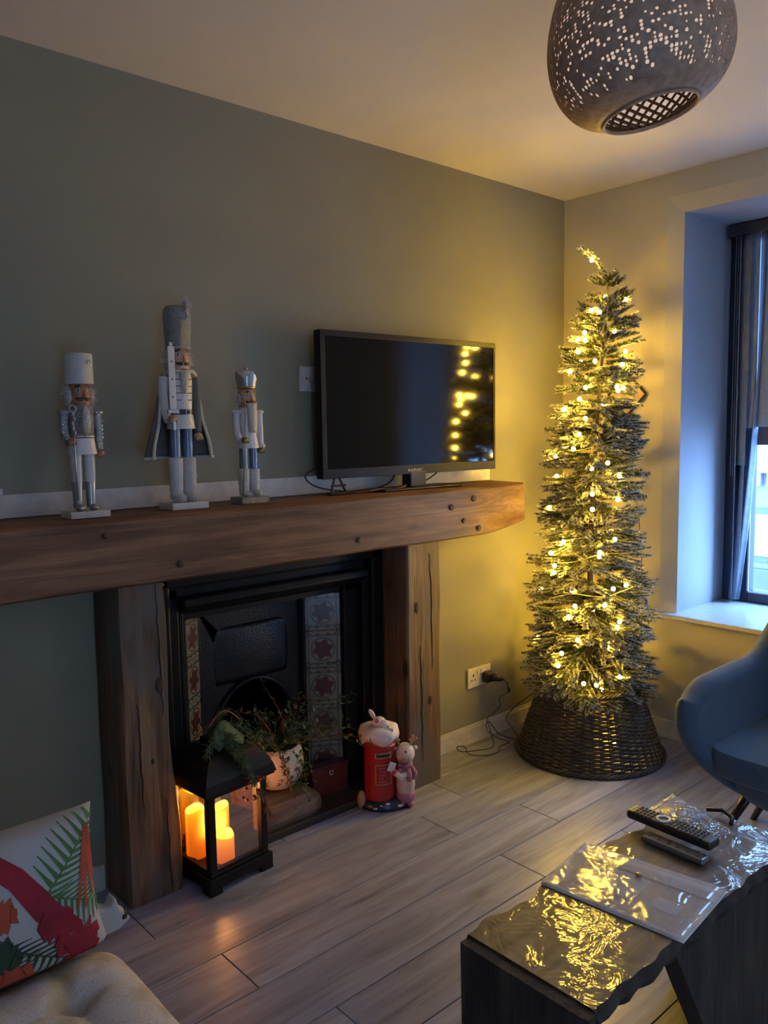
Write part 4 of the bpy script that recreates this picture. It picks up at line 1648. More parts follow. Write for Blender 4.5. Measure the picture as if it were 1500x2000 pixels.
G().lathe([(.0345, .213), (.0355, .218), (.0345, .223)], 24, sy=.77).build('belt', M['silver'], n1, smooth=True)
hd = face(n1, .328, .028, M['skin2'])
g = G()
rs = random.Random(1)
for s_ in (-1, 1):
    g.ball((s_ * .029, .006, .325), (.012, .018, .027), 10)
    furry(g, (s_ * .029, .006, .325), (.012, .018, .027), 260, .012, rs)
g.build('hair', M['fur'], hd)
g = G()
g.ball((.002, -.031, .262), (.012, .010, .036), 12)
furry(g, (.002, -.031, .262), (.012, .010, .036), 200, .008, rs)
g.build('beard', M['fur'], hd)
G().lathe([(.0365, .357), (.0370, .36), (.0370, .432), (.035, .437)], 28).build('hat', M['white_glitter'], n1, smooth=True, auto=50)
G().ball((.014, -.0355, .414), (.0065, .004, .0065), 10).build('rhinestone', M['gem'], n1)
arm(n1, -1, .282, .205, .044, .0125, M['sequin'], M['skin2'], fwd=True, cap=M['silver'])
a_ = arm(n1, 1, .282, .170, .044, .0125, M['sequin'], M['skin2'], cap=M['silver'])
for k in range(5):
    G().ball((.053, -.010, .258 - k * .011), .0036, 6).build('rhinestone', M['gem'], n1)
    if k < 4:
        G().ball((-.053, -.012, .25 - k * .011), .0032, 6).build('rhinestone', M['gem'], n1)
stf = G().tube([(-.044, -.058, .285), (-.042, -.056, .15), (-.038, -.050, .046)], .0022, 6).build('sceptre', M['silver'], n1, smooth=True)
G().ball((-.038, -.050, .044), .0085, 10).build('sceptre_ball', M['silver'], stf, smooth=True)
G().tube([(-.044 + .009 * math.cos(k * PI / 6), -.058, .290 + .009 * math.sin(k * PI / 6)) for k in range(12)], .0022, 5, closed=True).build('sceptre_ring', M['silver'], stf, smooth=True)
for k in range(5):
    G().ball((-.044 + .003 * math.sin(k * 2), -.060, .275 - .012 * k), (.004, .004, .007), 6).build('sceptre_bead', M['silver'], stf, smooth=True)

# --- middle: tall with cape, sword and plumed hat
n2 = thing('nutcracker', (-2.058, -.125, 1.1405), 'tallest nutcracker figure with grey cape, white sword and plumed silver hat', 'nutcracker', group='nutcrackers on the mantel')
G().box((0, -.0, .010), (.118, .085, .020)).build('base', M['figwhite'], n2, bevel=.001)
rs = random.Random(2)
for s_ in (-1, 1):
    G().lathe([(.014, .14), (.0155, .16), (.0165, .25)], 16, (s_ * .020, .002, 0)).build('leg', M['blueleg'], n2, smooth=True, auto=50)
    g = G()
    g.lathe([(.018, .03), (.020, .06), (.0215, .12), (.022, .148), (.016, .152)], 16, (s_ * .021, .002, 0))
    g.ball((s_ * .022, -.016, .033), (.018, .026, .014), 12)
    for c_, ss in (((s_ * .021, .002, .10), (.021, .021, .05)), ((s_ * .022, -.016, .033), (.018, .026, .014)), ((s_ * .021, .002, .055), (.019, .019, .035))):
        furry(g, c_, ss, 220, .007, rs)
    g.build('fur_boot', M['fur'], n2)
G().lathe([(.044, .235), (.0425, .25), (.037, .285), (.037, .29)], 24, sy=.75).build('coat_skirt', M['figwhite'], n2, smooth=True, auto=50)
to_ = G().lathe([(.036, .29), (.038, .33), (.0395, .375), (.034, .405)], 24, sy=.75).build('torso', M['figwhite'], n2, smooth=True, auto=50)
bt = G().lathe([(.0385, .276), (.0385, .291)], 24, sy=.78).build('belt', M['navy'], n2, smooth=True, auto=50)
G().tube([(.008 + .0075 * math.cos(k * PI / 4), -.0315, .2835 + .0075 * math.sin(k * PI / 4)) for k in range(8)], .0015, 5, closed=True).build('buckle', M['silver'], bt)
for k in range(4):
    for s_ in (-1, 1):
        g = G()
        ps = [(.0405 * math.sin(a), -.0405 * .75 * math.cos(a), .318 + k * .020) for a in np.linspace(s_ * .25, s_ * .95, 6)]
        g.tube(ps, .0012, 4)
        g.build('braid', M['cape'], to_)
hd = face(n2, .435, .031, M['skin'])
g = G()
for s_ in (-1, 1):
    g.ball((s_ * .030, .008, .432), (.013, .02, .03), 10)
    furry(g, (s_ * .030, .008, .432), (.014, .02, .03), 320, .012, rs)
g.build('hair', M['fur'], hd)
g = G()
on_face(g, 0, .404, .031, (.012, .004, .004))
g.build('lips', M['red'], hd)
g = G()
on_face(g, 0, .411, .031, (.011, .003, .0035))
g.build('teeth', M['figwhite'], hd)
g = G()
g.grid(lambda u, v: ((u - .5) * .030 * (1 - .65 * v), -.034 - .006 * math.sin(PI * u), .398 - .062 * v), 7, 8)
g.build('beard', M['trim'], hd, smooth=True, solid=.003)
G().lathe([(.0345, .468), (.0355, .472), (.0385, .52), (.0405, .56), (.038, .578), (.030, .588), (.0, .592)], 28, caps=False).build('hat', M['silver_glitter'], n2, smooth=True)
G().lathe([(.0355, .466), (.0365, .469), (.0355, .472)], 28).build('hat_band', M['silver'], n2, smooth=True)
G().ball((.012, -.0385, .549), .0055, 8).build('rhinestone', M['gem'], n2)
g = G()
g.ball((.014, -.036, .578), (.006, .006, .022), 8)
furry(g, (.014, -.036, .576), (.006, .006, .024), 260, .012, rs)
furry(g, (.016, -.030, .596), (.004, .004, .008), 120, .012, rs)
g.build('plume', M['fur'], n2)
# cape
g = G()


def capef(u, v):
    # u across from front-left edge, round the back, to the front-right edge; v down
    th = R(-205) + R(230) * u - R(0)
    th = R(150 + 240 * u)     # 150deg..390deg through 270? keep behind (+y)
    a = R(200) - R(220) * u   # +y side: 200deg -> -20deg
    flare = .047 + .056 * v ** 1.1
    zz = .395 - .245 * v
    wob = 1 + .07 * math.sin(a * 7) * v
    return (flare * math.cos(a) * wob * 1.0, .012 + flare * .55 * math.sin(a) * wob, zz)


g.grid(capef, 40, 16)
cp = g.build('cape', M['cape'], n2, smooth=True, solid=.002)
g = G()
edge = [capef(0, v) for v in np.linspace(0, 1, 14)] + [capef(u, 1) for u in np.linspace(0.02, 1, 36)] + [capef(1, v) for v in np.linspace(.94, 0, 13)]
g.tube([(p[0] * 1.03 + .002 * math.sin(i), p[1] - .002, p[2]) for i, p in enumerate(edge)], .0052, 7)
g.build('cape_trim', M['trim'], cp, smooth=True)
g = G()
g.tube([(-.048, -.004, .392), (-.03, -.026, .402), (0, -.034, .398), (.03, -.026, .402), (.050, -.006, .392)], .006, 8)
g.build('collar_trim', M['trim'], cp, smooth=True)
arm(n2, 1, .385, .212, .050, .014, M['cape'], M['woodhand'])
arm(n2, -1, .385, .262, .050, .014, M['figwhite'], M['woodhand'], fwd=True)
sw = G().box((-.050, -.052, .375), (.021, .004, .185)).box((-.050, -.052, .473), (.010, .004, .012)).build('sword', M['figwhite'], n2, bevel=.0015)
for k in range(3):
    G().ball((-.050, -.0545, .325 + k * .05), (.003, .0015, .003), 6).build('sword_stone', M['blueleg'], sw)
G().box((-.050, -.052, .284), (.034, .010, .012)).build('sword_guard', M['silver'], sw, bevel=.002)
G().tube([(-.050, -.052, .255), (-.050, -.052, .232)], .006, 10).build('sword_grip', M['silver'], sw)

# --- right: crowned with snowflake staff
n3 = thing('nutcracker', (-1.825, -.120, 1.1405), 'nutcracker figure with silver crown and snowflake staff, nearest the television', 'nutcracker', group='nutcrackers on the mantel')
G().box((0, 0, .010), (.100, .070, .020)).build('base', M['silver_glitter'], n3, bevel=.001)
for s_ in (-1, 1):
    G().lathe([(.0120, .10), (.0130, .115), (.0135, .175)], 16, (s_ * .018, .002, 0)).build('leg', M['blueleg'], n3, smooth=True, auto=50)
    g = G()
    g.lathe([(.0150, .025), (.0165, .05), (.0180, .09), (.0180, .106), (.013, .108)], 16, (s_ * .019, .002, 0))
    g.ball((s_ * .020, -.014, .029), (.014, .021, .011), 12)
    for c_, ss in (((s_ * .019, .002, .075), (.0175, .0175, .035)), ((s_ * .020, -.014, .029), (.014, .021, .011))):
        furry(g, c_, ss, 200, .005, rs)
    g.build('fur_boot', M['fur'], n3)
G().lathe([(.036, .172), (.035, .18), (.029, .213), (.029, .217)], 24, sy=.78).build('coat_skirt', M['figwhite'], n3, smooth=True, auto=50)
G().lathe([(.030, .215), (.032, .25), (.0325, .285), (.027, .298)], 24, sy=.78).build('torso', M['figwhite'], n3, smooth=True, auto=50)
hd = face(n3, .326, .0265, M['skin'])
g = G()
g.grid(lambda u, v: ((u - .5) * .034 * (1 - .35 * v), -.027 - .008 * math.sin(PI * u), .312 - .092 * v), 7, 8)
g.build('beard', M['trim'], hd, smooth=True, solid=.004)
g = G()
for s_ in (-1, 1):
    furry(g, (s_ * .026, .006, .322), (.008, .014, .02), 160, .007, rs)
    g.ball((s_ * .025, .006, .322), (.007, .014, .02), 8)
g.build('hair', M['fur'], hd)
cr_ = G().lathe([(.026, .356), (.0295, .358), (.0295, .364), (.027, .366)], 24).build('crown_band', M['gold'], n3, smooth=True)
g = G()
vs_, fs_ = [], []
for k in range(32):
    th = 2 * PI * k / 32
    up_ = abs(((k % 8) / 4) - 1)
    for (rr, zz) in ((.028, .364), (.033 + .003 * up_, .386 + .024 * up_)):
        vs_.append((rr * math.cos(th), rr * math.sin(th), zz))
for k in range(32):
    k2 = (k + 1) % 32
    fs_.append((2 * k, 2 * k2, 2 * k2 + 1, 2 * k + 1))
g.add(vs_, fs_)
g.build('crown_points', M['silver'], cr_, solid=.0015)
G().ball((0, 0, .388), (.025, .025, .026), 16).build('crown_dome', M['figwhite'], cr_, smooth=True)
G().ball((0, 0, .420), .0045, 8).build('crown_finial', M['silver'], cr_, smooth=True)
arm(n3, 1, .285, .165, .041, .0120, M['figwhite'], M['brass_hand'], cuff=M['fur'], cap=M['figwhite'])
arm(n3, -1, .285, .198, .041, .0120, M['figwhite'], M['brass_hand'], fwd=True, cap=M['figwhite'])
stf = G().tube([(-.041, -.056, .325), (-.045, -.05, .16), (-.047, -.034, .020)], .0017, 6).build('staff', M['gold'], n3, smooth=True)
g = G()
for k in range(8):
    a = k * PI / 4
    g.tube([(-.041, -.056, .328), (-.041 + .017 * math.cos(a), -.056, .328 + .017 * math.sin(a))], .0011, 4)
    g.ball((-.041 + .017 * math.cos(a), -.056, .328 + .017 * math.sin(a)), .0025, 6)
g.build('snowflake', M['silver'], stf)

# ------------------------------------------------------------------ post box ornament
pb_ = thing('postbox_ornament', (-1.318, -.188, 0), 'ceramic red post box ornament with a child in reindeer hood standing by right fireplace post', 'ornament', rz=R(-38))


def pp(nm, g, m, par=None, **kw):
    kw.setdefault('smooth', True)
    return g.build(nm, M[m], par or pb_, **kw)


pbx = -.03
bd_ = pp('pillar_body', G().lathe([(.056, .035), (.058, .05), (.056, .06), (.055, .215), (.060, .225), (.062, .235), (.058, .24), (.060, .265), (.058, .272)], 32, (pbx, 0, 0)), 'red', auto=40)
g = G()
vs_, fs_ = [], []
n = 40
rings = [(.066, .262, 1), (.072, .275, .6), (.066, .290, 0), (.045, .300, 0), (0.001, .304, 0)]
for (rr, zz, wv_) in rings:
    for k in range(n):
        th = 2 * PI * k / n
        vs_.append((pbx + rr * (1 + .05 * math.sin(th * 5)) * math.cos(th), rr * (1 + .05 * math.sin(th * 5)) * math.sin(th), zz - .012 * wv_ * (1 + math.sin(th * 4 + 1)) + .003 * math.sin(th * 3)))
for i in range(len(rings) - 1):
    for k in range(n):
        fs_.append((i * n + k, i * n + (k + 1) % n, (i + 1) * n + (k + 1) % n, (i + 1) * n + k))
g.add(vs_, fs_)
pp('snow_cap', g, 'snow_glaze', solid=.004)
# mouse-like animal on the cap
an_ = pp('animal', G().ball((pbx + .000, -.012, .315), (.026, .022, .020), 14).ball((pbx + .018, -.028, .312), (.018, .016, .016), 12).ball((pbx - .024, .002, .340), (.009, .006, .022), 10, Matrix.Rotation(-.5, 3, 'Y')), 'snow_glaze')
pp('animal_ear', G().ball((pbx - .008, -.03, .325), (.008, .004, .010), 8), 'pink', an_)
pp('animal_nose', G().ball((pbx + .030, -.042, .306), .0035, 8), 'black', an_)
pp('letter', G().box((pbx + .026, -.050, .292), (.040, .003, .030), rot=Matrix.Rotation(R(-25), 3, 'X') @ Matrix.Rotation(.35, 3, 'Y')), 'letter', smooth=False)


def on_pillar(x, z, sx_, sz_, m, nm, par, off=.0, thick=.002, nseg=8, r_=.0565):
    g = G()
    vs_, fs_ = [], []
    for i in range(nseg + 1):
        a = (x - sx_ / 2 + sx_ * i / nseg) / r_
        for rr in (r_ + off, r_ + off + thick):
            for zz in (z - sz_ / 2, z + sz_ / 2):
                vs_.append((pbx + rr * math.sin(a), -rr * math.cos(a), zz))
    for i in range(nseg):
        b0, b1 = i * 4, (i + 1) * 4
        fs_ += [(b0 + 2, b1 + 2, b1 + 3, b0 + 3), (b0, b0 + 1, b1 + 1, b1), (b0 + 1, b0 + 3, b1 + 3, b1 + 1), (b0, b1, b1 + 2, b0 + 2)]
    fs_ += [(0, 2, 3, 1), (nseg * 4, nseg * 4 + 1, nseg * 4 + 3, nseg * 4 + 2)]
    g.add(vs_, fs_)
    return pp(nm, g, m, par, smooth=False)


on_pillar(.012, .205, .062, .020, 'gold_line', 'slot_border', bd_)
on_pillar(.012, .205, .052, .011, 'black', 'slot', bd_, off=.0015)
for (x, z, a, b) in ((.012, .170, .060, .003), (.012, .098, .060, .003), (-.017, .134, .003, .075), (.041, .134, .003, .075)):
    on_pillar(x, z, a, b, 'gold_line', 'notice_border', bd_)
for k, wl in enumerate((.034, .020, .026, .016, .034)):
    for j in range(int(wl / .006)):
        on_pillar(.012 - wl / 2 + j * .006, .158 - k * .0125, .004, .0045 if j % 2 else .006, 'pink', 'lettering', bd_, thick=.0008, nseg=2)
pp('ground', G().lathe([(.088, 0), (.092, .012), (.075, .030), (.05, .040), (0.001, .042)], 28, (pbx + .015, 0, 0), sx=1.05, sy=.75), 'navy')
for k in range(5):
    pp('snow_patch', G().ball((pbx - .02 + k * .022, -.062 + .004 * (k % 2), .012 + .008 * (k % 3)), (.010, .005, .004), 8), 'snow_glaze')
pp('side_sack', G().ball((pbx - .068, -.020, .030), (.018, .020, .034), 12), 'brown_glaze')
# child figure
cx = .062
bdy = pp('child_body', G().lathe([(.020, .025), (.030, .04), (.036, .075), (.034, .115), (.024, .145), (.018, .155)], 20, (cx, -.012, 0)), 'cream_glaze')
pp('child_skirt_hem', G().lathe([(.030, .018), (.037, .028), (.036, .05), (.030, .056)], 20, (cx, -.012, 0)), 'pink')
for s_ in (-1, 1):
    pp('child_shoe', G().ball((cx + s_ * .016, -.032, .014), (.015, .020, .012), 10), 'pink')
hdc = pp('child_head', G().ball((cx, -.018, .188), (.032, .030, .032), 18), 'cream_glaze')
pp('hood', G().ball((cx, -.008, .193), (.037, .033, .039), 18), 'snow_glaze', hdc)
pp('face', G().ball((cx - .001, -.030, .184), (.024, .018, .023), 14), 'brown_glaze', hdc)
pp('hood_nose', G().ball((cx + .002, -.042, .212), .006, 8), 'pink', hdc)
for s_ in (-1, 1):
    pp('eye', G().ball((cx + s_ * .009, -.0475, .187), (.0022, .001, .0022), 6), 'black', hdc)
    pp('antler', G().tube([(cx + s_ * .020, -.010, .222), (cx + s_ * .028, -.010, .240), (cx + s_ * .030, -.010, .256)], .005, 8).ball((cx + s_ * .030, -.01, .256), .006, 8).tube([(cx + s_ * .028, -.01, .238), (cx + s_ * .040, -.01, .248)], .0045, 8).ball((cx + s_ * .040, -.01, .248), .006, 8).tube([(cx + s_ * .026, -.01, .236), (cx + s_ * .018, -.01, .246)], .004, 8), 'brown_glaze', hdc)
    pp('hood_ear', G().ball((cx + s_ * .038, -.008, .212), (.010, .006, .008), 8), 'snow_glaze', hdc)
pp('scarf', G().lathe([(.022, .142), (.029, .150), (.029, .160), (.022, .166)], 20, (cx, -.014, 0)), 'pink')
pp('scarf_end', G().tube([(cx + .022, -.034, .150), (cx + .034, -.036, .130), (cx + .026, -.042, .108)], [.008, .010, .009], 8).tube([(cx + .01, -.042, .148), (cx + .014, -.050, .125), (cx + .012, -.05, .105)], [.008, .009, .009], 8), 'pink')
pp('child_arm', G().tube([(cx + .008, -.034, .132), (cx - .018, -.052, .122), (cx - .040, -.056, .140)], [.013, .012, .010], 12), 'snow_glaze')
pp('mitten', G().ball((cx - .044, -.058, .148), .011, 10).ball((cx - .050, -.064, .143), (.005, .005, .007), 8), 'red')
pp('held_letter', G().box((cx - .052, -.064, .166), (.024, .003, .034), rot=Matrix.Rotation(.35, 3, 'Y')), 'letter', smooth=False)

# ------------------------------------------------------------------ waterfall slab coffee table
tb = thing('slab_coffee_table', (-1.78, -1.49, 0), 'low dark waterfall slab coffee table with glossy rippled top', 'coffee table')
TZ = .43
n = 64


def edge_near(x):
    return -1.62 - .003 * math.sin(x * 37) - .002 * math.sin(x * 91) - .012 * max(0, (x + 1.6) / .2)


def edge_far(x):
    return -1.350 + .008 * math.sin(x * 29) + .004 * math.sin(x * 77) - .03 * max(0, (x + 1.55) / .17) ** 2 * 1.5


g = G()
TH = .042
xs = [-2.165 + .785 * i / n for i in range(n + 1)]
vs_, fs_ = [], []
nv = 9
for i, x in enumerate(xs):
    for j in range(nv):
        t_ = j / (nv - 1)
        yy = edge_near(x) + (edge_far(x) - edge_near(x)) * t_
        vs_.append((x, yy, TZ))
for i in range(n):
    for j in range(nv - 1):
        a = i * nv + j
        fs_.append((a, a + nv, a + nv + 1, a + 1))
g.add(vs_, fs_)
g.v = [(p[0] + 1.78, p[1] + 1.49, p[2]) for p in g.v]
g.build('glossy_top', M['slab_top'], tb)
g = G()
vs_, fs_ = [], []
for i, x in enumerate(xs):
    a_, b_ = edge_near(x), edge_far(x)
    j1 = .006 * noise.noise(Vector((x * 20, 0, 0)))
    j2 = .008 * noise.noise(Vector((x * 25, 5, 0)))
    vs_ += [(x, a_, TZ - .0008), (x, a_ - .010 + j1, TZ - .018), (x, a_ + .004 + j2, TZ - TH + j1), (x, b_ - .004, TZ - TH), (x, b_ + .006 + j2, TZ - .018), (x, b_, TZ - .0008)]
for i in range(n):
    for k in range(6):
        k2 = (k + 1) % 6
        fs_.append((i * 6 + k, i * 6 + k2, (i + 1) * 6 + k2, (i + 1) * 6 + k))
fs_ += [tuple(range(6)), tuple(n * 6 + k for k in range(6))[::-1]]
g.add(vs_, fs_)
g.v = [(p[0] + 1.78, p[1] + 1.49, p[2]) for p in g.v]
g.build('tabletop', M['slab_side'], tb)
g = G()
rough_beam(g, -2.19, -2.152, -1.63, -1.352, 0, TZ - .004, 'z', 26, .005, 5)
g.v = [(p[0] + 1.78, p[1] + 1.49, p[2]) for p in g.v]
g.build('leg', M['slab_side'], tb)
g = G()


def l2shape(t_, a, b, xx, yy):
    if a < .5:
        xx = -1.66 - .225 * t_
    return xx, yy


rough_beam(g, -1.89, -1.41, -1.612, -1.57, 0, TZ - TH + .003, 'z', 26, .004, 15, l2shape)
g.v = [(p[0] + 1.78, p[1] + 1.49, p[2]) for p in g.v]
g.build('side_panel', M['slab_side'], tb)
g = G()
rough_beam(g, -1.455, -1.415, -1.566, -1.38, 0, TZ - TH + .003, 'z', 26, .004, 25)
g.v = [(p[0] + 1.78, p[1] + 1.49, p[2]) for p in g.v]
g.build('leg', M['slab_side'], tb)

# plastic wallet
fo = thing('plastic_document_wallet', (-1.822, -1.483, TZ + .002), 'clear plastic document wallet with papers lying across the slab table', 'folder')
# corners in plan (table plane)
Pc = [Vector((-1.740, -1.316)), Vector((-1.935, -1.341)), Vector((-1.905, -1.637)), Vector((-1.692, -1.617))]
ctr = sum(Pc, Vector((0, 0))) / 4
fo.location = (ctr.x, ctr.y, TZ + .002)


def quad(u, v):
    a = Pc[0].lerp(Pc[1], u)
    b = Pc[3].lerp(Pc[2], u)
    p = a.lerp(b, v) - ctr
    return p


def patch(u0, u1, v0, v1, zoff, nm, mat, bumpy=0.0, th=.0006, nn=14):
    def fn(u, v):
        uu, vv = u0 + (u1 - u0) * u, v0 + (v1 - v0) * v
        p = quad(uu, vv)
        return (p.x, p.y, zoff + bumpy * math.sin(PI * min(1, max(0, uu))) * math.sin(PI * min(1, max(0, vv))) * (1 + .35 * noise.noise(Vector((uu * 5, vv * 6, 0)))))
    return G().grid(fn, nn, nn).build(nm, mat, fo, smooth=True, solid=th)


patch(0, 1, 0, 1, 0.0, 'back_sheet', M['white_paper'], .001)
patch(.10, .90, .10, .93, .0015, 'brown_envelope', M['tan_paper'], .002)
patch(.28, .74, .18, .58, .0035, 'document', M['white_paper'], .002)
patch(.50, .70, .68, .86, .0035, 'address_label', M['white_paper'], .002)
patch(0, 1, 0, 1, .006, 'clear_cover', M['sleeve'], .004, .0003, 26)
patch(0, .30, 0, 1, .0085, 'flap', M['sleeve'], .004, .0003, 16)
q_ = quad(.33, .50)
G().lathe([(.0065, 0), (.0065, .004), (.004, .006)], 14, (q_.x, q_.y, .0125)).build('press_stud', M['gold'], fo, smooth=True)

# remotes


def remote(name, a, b, w, h, zb, label, mat, keys, ring=False, rnd=.004):
    a, b = Vector(a), Vector(b)
    d = b - a
    L = d.length
    r0 = thing(name, ((a.x + b.x) / 2, (a.y + b.y) / 2, zb), label, 'remote control', rz=math.atan2(d.y, d.x))
    G().box((0, 0, h / 2), (L, w, h)).build('body', mat, r0, bevel=min(h * .45, .007), bseg=3)
    kx, ky = keys
    for i in range(kx):
        for j in range(ky):
            x = -L / 2 + L * .1 + L * .78 * i / (kx - 1)
            if ring and abs(x + L * .10) < L * .10:
                continue
            yy = (j - (ky - 1) / 2) * w * .24
            G().box((x, yy, h + .001), (L * .022, w * .12, .0025)).build('key', M['key'] if not ring else M['remote_grey'], r0, bevel=.0005)
    if ring:
        G().lathe([(.0105, 0), (.0175, 0), (.0165, .003), (.0115, .003), (.0105, 0)], 24, (-L * .10, 0, h), caps=False).build('ring_pad', M['white_ring'], r0, smooth=True)
    return r0


remote('remote_control', (-1.565, -1.325), (-1.575, -1.535), .046, .020, TZ + .018, 'long black remote control with white ring pad lying on the slab table', M['black'], (18, 4), ring=True)
remote('remote_control', (-1.618, -1.39), (-1.622, -1.54), .036, .014, TZ + .003, 'short grey remote control tucked under the long black one', M['remote_grey'], (6, 2))
bpy.data.objects['remote_control'].rotation_euler.y = 0

# clear bag with a disc
bg_ = thing('clear_plastic_bag', (-1.455, -1.40, TZ + .004), 'crinkled clear plastic bag with grey disc on far end of slab table', 'bag')
bp = [Vector((-.10, .075)), Vector((-.12, -.05)), Vector((.0, -.13)), Vector((.085, .075))]


def bagf(u, v, top=1):
    p = bp[0].lerp(bp[1], u).lerp(bp[3].lerp(bp[2], u), v)
    e = math.sin(PI * u) * math.sin(PI * v)
    z = (.004 + .018 * e ** .6) * top + .004 * noise.noise(Vector((u * 9, v * 9, 1))) * (1 if top else 0)
    return (p.x, p.y, max(.0, z))


G().grid(lambda u, v: bagf(u, v, 1), 26, 26).build('film', M['bag'], bg_, smooth=True)
G().lathe([(.0, 0), (.048, 0), (.050, .006), (.044, .011), (.0, .012)], 28, (-.012, .0, .001), caps=False).build('disc', M['grey_disc'], bg_, smooth=True)
G().tube([(.05, -.03, .01), (.07, -.06, .012), (.06, -.09, .008), (.03, -.10, .006)], .005, 6).build('lead', M['black'], bg_, smooth=True)

# ------------------------------------------------------------------ blue tub chair
ch = thing('tub_armchair', (-.62, -1.475, 0), 'blue upholstered tub armchair on splayed black legs at the right edge', 'armchair', rz=R(-90))
# local: +y = back of the chair, -y = front, x across
SH = .232
AW, AF = .325, .345      # half width, how far the arms reach forward


def plan(u):
    """arms straight, back a half circle; u 0..1 from the left arm tip round to the right arm tip"""
    tot = 2 * AF + PI * AW
    s_ = u * tot
    if s_ < AF:
        return -AW, -AF + s_, -1.0, 0.0
    if s_ > tot - AF:
        return AW, -(s_ - (tot - AF)), 1.0, 0.0
    a = PI - (s_ - AF) / AW
    return AW * math.cos(a), AW * math.sin(a), math.cos(a), math.sin(a)


def shell(u, v):
    x, y_, nx, ny = plan(u)
    bk_ = min(1, max(0, (y_ - .06) / .20))
    front = min(1, max(0, (-AF + .12 - y_) / .12))
    top = .565 + .27 * bk_ * bk_ * (3 - 2 * bk_) - .045 * front ** 2
    z = SH + (top - SH) * v
    k = .50 + .50 * math.sin(min(1, v * 1.15) * PI / 2) ** .75
    return Vector((x * k, y_ * k + .05 * v * bk_, z)), Vector((nx, ny, 0))


def ss(u, v):
    if v < .44:
        (p, n_), o_ = shell(u, v / .44), 1.0
    elif v > .56:
        (p, n_), o_ = shell(u, (1 - v) / .44), -1.0
    else:
        (p, n_) = shell(u, 1)
        th = (v - .44) / .12 * PI
        o_ = math.cos(th)
        p.z += .030 * math.sin(th)
    return tuple(p + n_ * .034 * o_)


g = G()
NU, NV = 56, 31
g.grid(ss, NU, NV)
for (iu, sg) in ((0, -1), (NU - 1, 1)):
    # rounded arm ends
    base = [g.v[j * NU + iu] for j in range(NV)]
    prev = [j * NU + iu for j in range(NV)]
    for st in range(1, 5):
        th = st / 4 * PI / 2
        cur = []
        for j in range(NV):
            p = Vector(base[j])
            q = Vector(base[NV - 1 - j])
            m_ = (p + q) / 2
            pp_ = m_ + (p - m_) * math.cos(th)
            pp_.y -= .034 * math.sin(th)
            cur.append(len(g.v))
            g.v.append(tuple(pp_))
            g.tip.append(0)
        for j in range(NV - 1):
            g.f.append((prev[j], prev[j + 1], cur[j + 1], cur[j]))
        prev = cur
g.build('shell', M['fabric_blue'], ch, smooth=True)
# rounded under-pan
vs_, fs_ = [], []
for (k_, z) in ((.30, .214), (.62, .219), (.86, .240), (.97, .275), (1.0, .325)):
    for i in range(40):
        a = 2 * PI * i / 40
        ca, sa = math.cos(a), math.sin(a)
        vs_.append((.30 * k_ * math.copysign(abs(ca) ** .7, ca), -.04 + .275 * k_ * math.copysign(abs(sa) ** .7, sa), z))
for i in range(4):
    for k in range(40):
        fs_.append((i * 40 + k, i * 40 + (k + 1) % 40, (i + 1) * 40 + (k + 1) % 40, (i + 1) * 40 + k))
fs_ += [tuple(range(40))[::-1], tuple(160 + k for k in range(40))]
g = G()
g.add(vs_, fs_)
g.build('seat_pan', M['fabric_blue'], ch, smooth=True, auto=60)
vs_, fs_ = [], []
prof_ = ((.97, .322), (1.0, .330), (1.01, .360), (1.0, .392), (.985, .400), (.7, .410), (.3, .414))
for (k_, z) in prof_:
    for i in range(48):
        a = 2 * PI * i / 48
        ca, sa = math.cos(a), math.sin(a)
        vs_.append((.292 * k_ * math.copysign(abs(ca) ** .3, ca), -.05 + .285 * k_ * math.copysign(abs(sa) ** .3, sa), z))
for i in range(len(prof_) - 1):
    for k in range(48):
        fs_.append((i * 48 + k, i * 48 + (k + 1) % 48, (i + 1) * 48 + (k + 1) % 48, (i + 1) * 48 + k))
fs_ += [tuple(range(48))[::-1], tuple((len(prof_) - 1) * 48 + k for k in range(48))]
g = G()
g.add(vs_, fs_)
g.build('seat_cushion', M['fabric_blue'], ch, smooth=True, auto=50)
for sx in (-1, 1):
    for sy in (-1, 1):
        G().tube([(sx * .20, sy * .12 - .01, .26), (sx * .325, sy * .15 - .01, 0.0)], [.017, .010], 10).build('leg', M['leg_black'], ch, smooth=True)

# pale wood runner by the chair foot
pts = [(-1.08, -1.42, .02), (-1.0, -1.40, .035), (-.90, -1.385, .06)]
g = G()
g.tube([(-1.26, -1.50, .012), (-1.18, -1.475, .014), (-1.08, -1.435, .03), (-.98, -1.41, .06), (-.90, -1.40, .10)], .013, 8)
rw = g.build('pale_wooden_leg', M['pale_wood'], smooth=True)
tag(rw, 'pale curved wooden furniture leg lying behind the table end under the blue armchair', 'furniture leg')

# ------------------------------------------------------------------ cushioned bench bottom left
be = thing('cushioned_bench', (-3.05, -1.35, 0), 'low bench in the lower left corner carrying a tufted cream seat pad', 'bench')
G().bb((-.42, -.45, .30), (.37, .42, .345)).build('seat_board', M['pale_wood'], be, bevel=.004)
G().bb((-.42, .455, .30), (.33, .475, .60)).build('back_rest', M['pale_wood'], be, bevel=.004)
G().bb((-.42, .42, .30), (.33, .46, .34)).build('back_rail', M['pale_wood'], be, bevel=.004)
for sx in (-.38, .33):
    for sy in (-.42, .39):
        G().bb((sx - .02, sy - .02, 0), (sx + .02, sy + .02, .30)).build('leg', M['pale_wood'], be, bevel=.003)
pad = thing('tufted_seat_pad', (-3.05, -1.35, .346), 'cream speckled tufted seat pad with beige streaks on the bench', 'seat pad')
tufts = [(.27 - .165 * i, .30 - .165 * j) for i in range(5) for j in range(5)]


